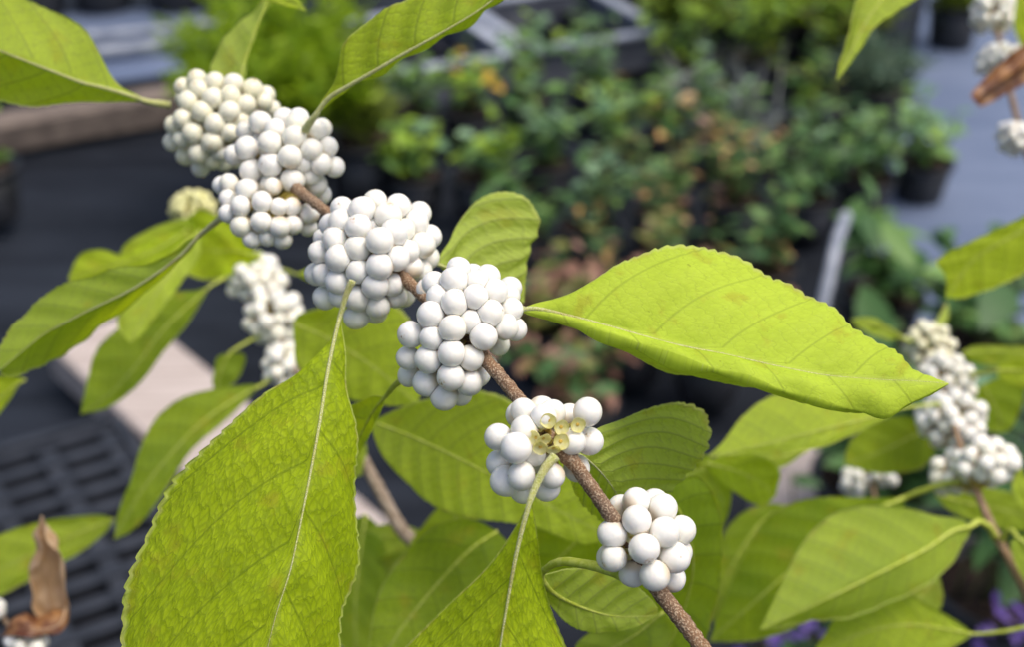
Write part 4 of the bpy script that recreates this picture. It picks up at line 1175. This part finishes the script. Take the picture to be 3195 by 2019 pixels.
leaf(B1, mid=[(500,668),(440,720),(380,780),(320,860),(255,930),(190,975)], left=[(470,680),(400,690),(330,735),(270,780),(225,830),(205,900)], right=[(490,680),(440,760),(390,820),(330,900),(260,955)],
     dm=(.43, .42, .41), tone=.22, under=.1, pet=[(570,640),(535,650)], petd=.44, seed=21, label='deep green pointed leaf hanging before the pale plank', **LB)
leaf(B1, mid=[(470,540),(430,600),(380,670),(340,740),(305,808)], left=[(430,570),(370,640),(310,700),(275,760)], right=[(470,600),(420,670),(370,740),(330,790)],
     dm=(.405, .395, .39), tone=.9, under=.5, seed=22, label='narrow yellow-green leaf beneath the long slanting leaf', **LB)
leaf(B1, mid=[(440,540),(380,580),(310,610),(240,630),(160,655)], left=[(400,545),(330,570),(290,600),(240,586),(190,598)], right=[(420,580),(350,640),(260,680),(190,690)],
     dm=(.43, .425, .42), tone=.8, under=.1, seed=23, label='lime leaf showing its rounded end above the long slanting leaf', **LB)
leaf(B1, mid=[(520,530),(450,555),(390,570),(330,590),(280,610)], left=[(480,510),(400,520),(330,550),(290,580)], right=[(500,560),(440,590),(370,620),(310,630)],
     dm=(.44, .435, .43), tone=.5, under=.2, seed=24, label='mid green leaf below the pale bud cluster', **LB)
leaf(B1, mid=[(618,905),(560,935),(480,990),(400,1070),(330,1160),(268,1270)], left=[(580,905),(500,915),(430,935),(370,980),(332,1050),(308,1130),(280,1200)], right=[(600,920),(540,980),(450,1060),(390,1150),(340,1220),(300,1255)],
     dm=(.415, .405, .395, .39), tone=.25, under=.1, pet=[(660,865),(640,885)], petd=.42, seed=25, label='broad deep green leaf hanging over the black slotted tray', **LB)
leaf(B1, mid=[(540,830),(525,860),(515,890),(505,925)], left=[(512,840),(505,870),(500,900)], right=[(575,835),(570,870),(545,905)], dm=(.42, .42), tone=.15, under=.2, seed=26, nv=24, nu=6, label='small dark green leaf beside the lowest blurred berry cluster')
leaf(B1, mid=[(690,760),(760,790),(830,830),(900,880),(980,950)], left=[(700,740),(770,722),(850,700),(930,720),(985,800),(1000,890)], right=[(690,800),(700,860),(760,920),(850,945),(930,955)],
     dm=(.36, .345, .335), tone=.62, under=.2, seed=27, label='lime leaf spread behind the hanging leaf and the fourth berry cluster', **LB)
leaf(B1, mid=[(875,992),(950,1020),(1040,1060),(1130,1105),(1220,1150),(1310,1200),(1440,1265)], left=[(930,965),(1020,935),(1110,918),(1200,945),(1280,1030),(1350,1120),(1420,1210)],
     right=[(880,1030),(905,1080),(950,1130),(1010,1185),(1090,1218),(1180,1228),(1260,1240),(1370,1280)],
     dm=(.330, .312, .300, .298), tone=.60, under=.3, pet=[(842,1062),(850,1020)], petd=.40, seed=28, teeth=32, tooth=.02, spacing=6, nv=70, nu=14, label='wide lime leaf spread behind the sparse berry cluster')
leaf(B1, mid=[(1170,1250),(1110,1290),(1050,1350),(990,1420),(930,1500),(880,1600)], left=[(1120,1225),(1060,1225),(1000,1255),(940,1318),(890,1400),(870,1510)], right=[(1200,1290),(1180,1360),(1120,1440),(1050,1530),(960,1600)],
     dm=(.33, .32, .31), tone=.2, under=.1, seed=29, nv=50, nu=10, label='dark olive leaf between the two hanging lime leaves')
leaf(B1, mid=[(1000,1270),(940,1260),(880,1270),(830,1290)], left=[(980,1245),(900,1235),(850,1255)], right=[(990,1290),(910,1310),(850,1305)], dm=(.40, .41), tone=.35, under=.6, seed=30, nv=30, nu=8, label='small pale green leaf beside the brown stem')
leaf(B1, mid=[(960,1300),(900,1360),(850,1420),(800,1480)], left=[(920,1300),(850,1350),(800,1420)], right=[(960,1340),(900,1410),(840,1470)], dm=(.40, .41), tone=.15, under=.3, seed=31, nv=30, nu=8, label='shaded green leaf below the brown stem')
leaf(B1, mid=[(268,1222),(200,1248),(130,1278),(60,1310),(-20,1350),(-120,1400)], left=[(240,1212),(180,1216),(90,1230),(0,1258),(-80,1310)], right=[(250,1250),(200,1292),(130,1332),(60,1370),(-10,1405),(-90,1420)],
     dm=(.43, .42, .41), tone=.55, under=.3, seed=32, label='green leaf crossing the black slotted tray', **LB)
leaf(B1, mid=[(60,893),(20,920),(-30,970),(-80,1020)], left=[(40,885),(0,885),(-50,920)], right=[(45,905),(20,945),(-30,1000)], dm=(.40, .40), tone=.85, under=.1, seed=33, nv=24, nu=6, label='lime leaf tip at the frame edge below the long slanting leaf')
leaf(B1, mid=[(700,645),(730,640),(760,650),(800,670)], left=[(715,635),(750,630),(790,655)], right=[(715,655),(750,668),(780,675)], dm=(.40, .40), tone=.7, under=.4, pet=[(665,635),(680,638)], petd=.43, seed=34, nv=20, nu=6, label='small leaf stalk end beside the blurred berries')

leaf(B1, mid=[(860,1210),(850,1280),(840,1360),(835,1450),(840,1560)], left=[(820,1230),(790,1310),(780,1400),(790,1500)], right=[(890,1240),(910,1320),(905,1420),(880,1520)], dm=(.41, .40, .395), tone=.12, under=.1, seed=35, nv=36, nu=8, label='shaded deep green leaf behind the margin of the hanging lime leaf')
leaf(B1, mid=[(1090,1180),(1060,1240),(1020,1300),(960,1350)], left=[(1050,1180),(1000,1230),(960,1290)], right=[(1110,1220),(1090,1290),(1020,1350)], dm=(.37, .375, .38), tone=.3, under=.2, seed=36, nv=30, nu=8, label='green leaf tucked under the wide lime leaf')
leaf(B1, mid=[(720,930),(770,980),(810,1050),(850,1120)], left=[(770,930),(830,980),(860,1050)], right=[(720,980),(750,1060),(800,1120)], dm=(.39, .385, .38), tone=.4, under=.2, seed=37, nv=30, nu=8, label='green leaf hidden mostly by the hanging lime leaf')

# =================================================================== branch to the right
B2 = empty('beautyberry_branch', np.array([0.34, 0.75, 0.0]), 'blurred brown twig crowded with white berries behind the tip of the bright lime leaf', 'berry branch', 'beautyberry branches')
S2 = [(2225, 715, .47), (2200, 780, .46), (2210, 870, .445), (2235, 970, .42), (2255, 1040, .40), (2290, 1140, .385), (2340, 1255, .375), (2380, 1330, .37), (2440, 1450, .365), (2540, 1640, .36)]
s2 = stem_obj(B2, S2, [5, 8, 10, 12, 14, 15, 16, 18], n=110, tail=[P(3700, 2600, .42), np.array([0.36, 0.60, 0.30]), np.array([0.34, 0.75, 0.0])])
loose_cluster(B2, 2185, 812, 64, 66, .455, .0019, s2[5:25], 41, tint=(.75, .15), n=46)
loose_cluster(B2, 2225, 895, 80, 68, .44, .0023, s2[15:40], 42, n=48)
loose_cluster(B2, 2238, 985, 92, 82, .42, .0024, s2[30:55], 43, n=56)
loose_cluster(B2, 2320, 1085, 88, 68, .385, .0024, s2[50:66], 44, n=36)
loose_cluster(B2, 2245, 1115, 66, 66, .40, .0023, s2[50:66], 45, n=30)
# pale bud tip
leaf(B2, mid=[(2205,775),(2215,750),(2224,722),(2228,712)], left=[(2195,765),(2210,740)], right=[(2222,765),(2230,740)], dm=(.46, .465), tone=.9, under=1, seed=40, nv=20, nu=5, rib=.0003, label='pale bud leaf at the tip of the berry branch')
leaf(B2, mid=[(2280,1240),(2240,1250),(2180,1290),(2080,1342),(1980,1392),(1880,1440),(1788,1482)],
     left=[(2262,1222),(2200,1213),(2140,1198),(2080,1190),(1980,1200),(1920,1240),(1880,1290),(1850,1350),(1812,1430)], right=[(2280,1255),(2265,1280),(2230,1335),(2170,1380),(2090,1420),(2000,1452),(1900,1465)],
     dm=(.362, .350, .340, .335), dl=(0, .004, .006, 0), dr=(0, .004, .008, 0), tone=.38, under=.45, pet=[(2340,1265),(2325,1240),(2300,1228)], petd=.374, teeth=24, tooth=.012, seed=41, nv=70, nu=14, rib=.0006, label='broad olive green leaf drooping below the crowded berry branch')
leaf(B2, mid=[(2130,1170),(2060,1200),(1960,1260),(1860,1340),(1770,1420),(1668,1510)], left=[(2060,1172),(1950,1170),(1870,1182),(1800,1222),(1752,1300),(1702,1415)], right=[(2120,1200),(2040,1280),(1960,1380),(1880,1470),(1780,1505)],
     dm=(.40, .385, .375), tone=.15, under=.05, pet=[(2290,1135),(2220,1140),(2170,1155)], petd=.39, seed=42, nv=60, nu=12, rib=.0006, label='deep green leaf behind the broad olive leaf')
leaf(B2, mid=[(2290,1492),(2220,1480),(2140,1470),(2060,1480),(1980,1510),(1900,1560)], left=[(2250,1462),(2180,1422),(2120,1393),(2050,1400),(1985,1432),(1940,1490)], right=[(2270,1505),(2200,1545),(2100,1570),(1990,1580)],
     dm=(.37, .36, .355), tone=.62, under=.3, pet=[(2440,1470),(2360,1486)], petd=.365, seed=43, label='yellow-green leaf on a pale stalk above the purple petals', **LB)
leaf(B2, mid=[(2200,1320),(2190,1370),(2150,1420),(2100,1460),(2040,1490)], left=[(2160,1340),(2100,1390),(2050,1440)], right=[(2210,1360),(2215,1420),(2190,1450),(2120,1480)], dm=(.40, .39), tone=.3, under=.4, seed=44, nv=30, nu=8, label='green leaf peeping out beneath the broad olive leaf')
leaf(B2, mid=[(2120,962),(2040,985),(1960,1005),(1860,1030),(1760,1055),(1665,1075)], left=[(2080,960),(1980,935),(1900,925),(1820,928),(1750,975),(1700,1040)], right=[(2080,985),(2010,1020),(1920,1055),(1820,1060),(1740,1068)],
     dm=(.36, .345, .335), dl=(0, .006, .006, 0), tone=.66, under=.35, pet=[(2215,950),(2170,955)], petd=.42, seed=45, nv=60, nu=12, teeth=28, tooth=.015, label='lime leaf stretching under the bright scalloped leaf')
leaf(B2, mid=[(2190,1010),(2140,1030),(2090,1055),(2040,1075),(1985,1092)], left=[(2150,985),(2100,980),(2040,1000),(2000,1040)], right=[(2200,1060),(2170,1100),(2100,1115),(2040,1110)], dm=(.44, .43), tone=.3, under=.1, seed=46, nv=36, nu=8, label='olive leaf tucked left behind the crowded berries'.replace(' left', ''))
leaf(B2, mid=[(1660,1090),(1720,1105),(1780,1130),(1825,1165)], left=[(1700,1070),(1770,1065),(1830,1100)], right=[(1680,1120),(1730,1160),(1790,1190)], dm=(.36, .37), tone=.6, under=.2, seed=47, nv=30, nu=8, label='small yellow-green leaf tip beside the dark gap')
leaf(B2, mid=[(1600,1120),(1640,1160),(1660,1220),(1650,1300)], left=[(1650,1105),(1690,1150),(1700,1230)], right=[(1590,1160),(1600,1230),(1620,1280)], dm=(.36, .37), tone=.35, under=.5, seed=48, nv=30, nu=8, label='mid green leaf beneath the olive pale-veined leaf')
leaf(B2, mid=[(1850,1190),(1790,1230),(1740,1300),(1700,1380),(1680,1470)], left=[(1800,1185),(1730,1220),(1690,1290),(1670,1380)], right=[(1840,1230),(1790,1310),(1740,1400),(1700,1470)], dm=(.42, .41, .40), tone=.2, under=.1, seed=56, nv=36, nu=8, label='deep green leaf between the lowest cluster and the broad olive leaf')
leaf(B2, mid=[(1900,1060),(1830,1075),(1760,1085),(1690,1080)], left=[(1850,1050),(1770,1050),(1710,1060)], right=[(1850,1095),(1780,1115),(1720,1105)], dm=(.40, .39), tone=.3, under=.3, seed=57, nv=30, nu=8, label='mid green leaf edge under the stretching lime leaf')
leaf(B2, mid=[(1640,1060),(1660,1130),(1670,1200),(1660,1280)], left=[(1600,1090),(1600,1170),(1620,1250)], right=[(1690,1090),(1720,1160),(1700,1240)], dm=(.37, .375), tone=.32, under=.3, seed=58, nv=30, nu=8, label='green leaf hanging beside the dark gap')
leaf(B2, mid=[(2345,872),(2390,872),(2440,878),(2520,900)], left=[(2350,860),(2400,840),(2480,840)], right=[(2350,890),(2400,910),(2470,915)], dm=(.42, .41), tone=.75, under=.2, pet=[(2262,890),(2300,880)], petd=.44, seed=49, nv=36, nu=8, rib=.0006, label='lime leaf reaching out on a pale stalk from the crowded berries')
leaf(B2, mid=[(2310,905),(2330,940),(2350,980),(2350,1020)], left=[(2290,920),(2295,970),(2320,1010)], right=[(2350,890),(2408,900),(2400,960),(2375,1010)], dm=(.46, .46), tone=.25, under=.1, seed=50, nv=36, nu=8, label='olive leaf hanging behind the crowded berries')
leaf(B2, mid=[(2260,830),(2330,825),(2420,830),(2520,850)], left=[(2290,815),(2370,815),(2460,820)], right=[(2280,850),(2360,865),(2460,870)], dm=(.48, .48), tone=.55, under=.2, seed=51, nv=30, nu=8, label='green leaf spread level behind the upper berries')
leaf(B2, mid=[(2200,1165),(2280,1185),(2360,1200),(2460,1230)], left=[(2240,1150),(2330,1150),(2430,1180)], right=[(2230,1200),(2300,1230),(2400,1250)], dm=(.42, .42), tone=.4, under=.2, seed=52, nv=30, nu=8, label='green leaf behind the bare twig below the berries')
leaf(B2, mid=[(2390,1262),(2420,1290),(2450,1340),(2470,1400)], left=[(2375,1280),(2390,1330),(2430,1390)], right=[(2420,1260),(2470,1300),(2490,1360)], dm=(.365, .36), tone=.4, under=.3, pet=[(2352,1280),(2365,1255),(2380,1250)], petd=.374, seed=53, nv=30, nu=8, rib=.0005, label='green leaf arching over from the twig node')
leaf(B2, mid=[(2408,1205),(2380,1150),(2400,1100)][::-1], left=[(2385,1120)], right=[(2420,1140)], dm=(.38, .38), tone=.8, under=.4, seed=54, nv=20, nu=5, rib=.0004, label='pale leaf stalk beside the lowest right berries'.replace(' right', ''))
leaf(B2, mid=[(2120,795),(2090,772),(2050,760),(2000,752)], left=[(2100,780),(2060,750),(2030,746)], right=[(2095,800),(2060,790),(2020,770)], dm=(.45, .44), tone=1.0, under=.6, pet=[(2195,815),(2150,805)], petd=.455, seed=55, nv=30, nu=8, rib=.0005, label='small yellowing leaf curling beside the topmost berries')

# =================================================================== branch top right
B3 = empty('beautyberry_branch', np.array([0.62, 0.95, 0.0]), 'blurred pale twig with three small white berry clusters over the walkway', 'berry branch', 'beautyberry branches')
S3 = [(2320, -120, .52), (2335, 0, .52), (2350, 90, .51), (2370, 190, .505), (2392, 280, .50), (2415, 360, .50), (2470, 520, .50)]
s3 = stem_obj(B3, S3, [7, 8, 9, 10, 11], n=70, tail=[P(3900, 1500, .55), np.array([0.55, 0.80, 0.30]), np.array([0.62, 0.95, 0.0])])
loose_cluster(B3, 2336, 30, 62, 58, .515, .0021, s3[10:35], 61, n=46)
loose_cluster(B3, 2350, 145, 64, 55, .51, .0021, s3[25:42], 62, n=42)
loose_cluster(B3, 2385, 325, 52, 48, .50, .0021, s3[40:60], 63, n=30)
leaf(B3, mid=[(2140,-70),(2090,-20),(2050,30),(2010,100),(1968,190)], left=[(2060,-60),(2015,-5),(2000,50),(1988,100),(1972,150)], right=[(2170,-20),(2110,25),(2060,60),(2020,120),(1990,160)],
     dm=(.36, .345, .335), dl=(0, .004, .004, 0), tone=.62, under=.45, pet=[(2325,-110),(2250,-125),(2190,-110)], petd=.52, seed=60, nv=50, nu=10, label='lime pointed leaf tip hanging down over the seedlings')
leaf(B3, mid=[(2440,-60),(2410,-10),(2395,50),(2402,110)], left=[(2400,-50),(2390,0),(2385,60)], right=[(2460,-20),(2440,40),(2420,90)], dm=(.49, .49), tone=.8, under=.1, seed=61, nv=30, nu=8, label='lime leaf beside the topmost small berry cluster')
leaf(B3, mid=[(2520,480),(2450,520),(2370,560),(2290,610),(2225,700)], left=[(2470,470),(2400,512),(2300,560),(2205,612),(2225,650)], right=[(2500,560),(2430,630),(2340,675),(2260,700)],
     dm=(.40, .40, .40), tone=.72, under=.1, seed=62, nv=50, nu=10, teeth=18, tooth=.05, label='yellow-lime leaf with a blunt cut end above the crowded berry branch')
# rolled dry leaf
leaf(B3, mid=[(2450,120),(2408,150),(2370,178),(2330,205),(2290,236)], left=[(2440,85),(2395,112),(2350,148),(2310,190),(2283,222)], right=[(2460,170),(2420,190),(2375,215),(2335,238),(2305,250)], dm=(.455, .455, .455), dl=(.004,), dr=(.003,),
     tone=0, under=0, seed=63, mat=M_DRY2, cup=-.003, nv=50, nu=12, teeth=9, tooth=.06, blunt=True, rib=.0004, ribmat=M_DRY2, name='dry_leaf', label='rolled rusty brown dead leaf over the small berry cluster')

# =================================================================== small clusters
B4 = empty('beautyberry_branch', np.array([0.26, 0.80, 0.0]), 'short hidden twig with two small white berry clusters above the olive leaf', 'berry branch', 'beautyberry branches')
s4 = stem_obj(B4, [(2040, 1085, .50), (2050, 1130, .495), (2060, 1190, .49), (2080, 1300, .48)], [7, 9], n=30, tail=[P(2800, 2300, .52), np.array([0.26, 0.80, 0.0])])
loose_cluster(B4, 2012, 1135, 48, 40, .50, .0021, s4[0:14], 71, n=26)
loose_cluster(B4, 2082, 1112, 46, 38, .495, .0021, s4[0:14], 72, n=24)
B5 = empty('beautyberry_branch', np.array([-0.20, 0.55, 0.0]), 'twig end with small white berries and a curled tan dead leaf over the black tray', 'berry branch', 'beautyberry branches')
s5 = stem_obj(B5, [(-30, 1380, .36), (0, 1440, .36), (40, 1510, .36), (60, 1600, .36)], [8, 9], n=40, tail=[P(100, 2500, .40), np.array([-0.20, 0.55, 0.0])])
loose_cluster(B5, 66, 1516, 62, 36, .352, .0020, s5[10:35], 73, n=36)
loose_cluster(B5, -22, 1440, 36, 44, .36, .0021, s5[0:25], 74, n=16)
leaf(B5, mid=[(125,1462),(122,1430),(114,1390),(110,1345),(106,1295),(102,1245),(98,1213)], left=[(92,1455),(74,1415),(76,1370),(86,1325),(92,1280),(93,1240)], right=[(150,1462),(157,1425),(153,1380),(142,1335),(124,1285),(110,1240)],
     dm=(.356, .352, .348), dl=(.0, -.004, -.004, 0), dr=(0, -.003, -.004, 0), tone=0, under=0, seed=70, mat=M_DRY, cup=-.0022, nv=50, nu=12, teeth=7, tooth=.02, rib=.0004, ribmat=M_DRY, name='dry_leaf', wave=.002, label='tan dead leaf with a curled base')
leaf(B5, mid=[(156,1430),(140,1468),(105,1478),(60,1476),(25,1486),(4,1498)], left=[(138,1440),(112,1452),(70,1456),(30,1468)], right=[(158,1465),(130,1488),(80,1492),(30,1496)],
     dm=(.352, .349, .347, .350), dl=(.004, .007, 0), dr=(.0, .002, 0), tone=0, under=0, seed=71, mat=M_DRY2, cup=.002, nv=40, nu=8, teeth=8, tooth=.02, rib=.0003, ribmat=M_DRY, name='dry_leaf', wave=.002, label='folded rusty lower lobe of the tan dead leaf')
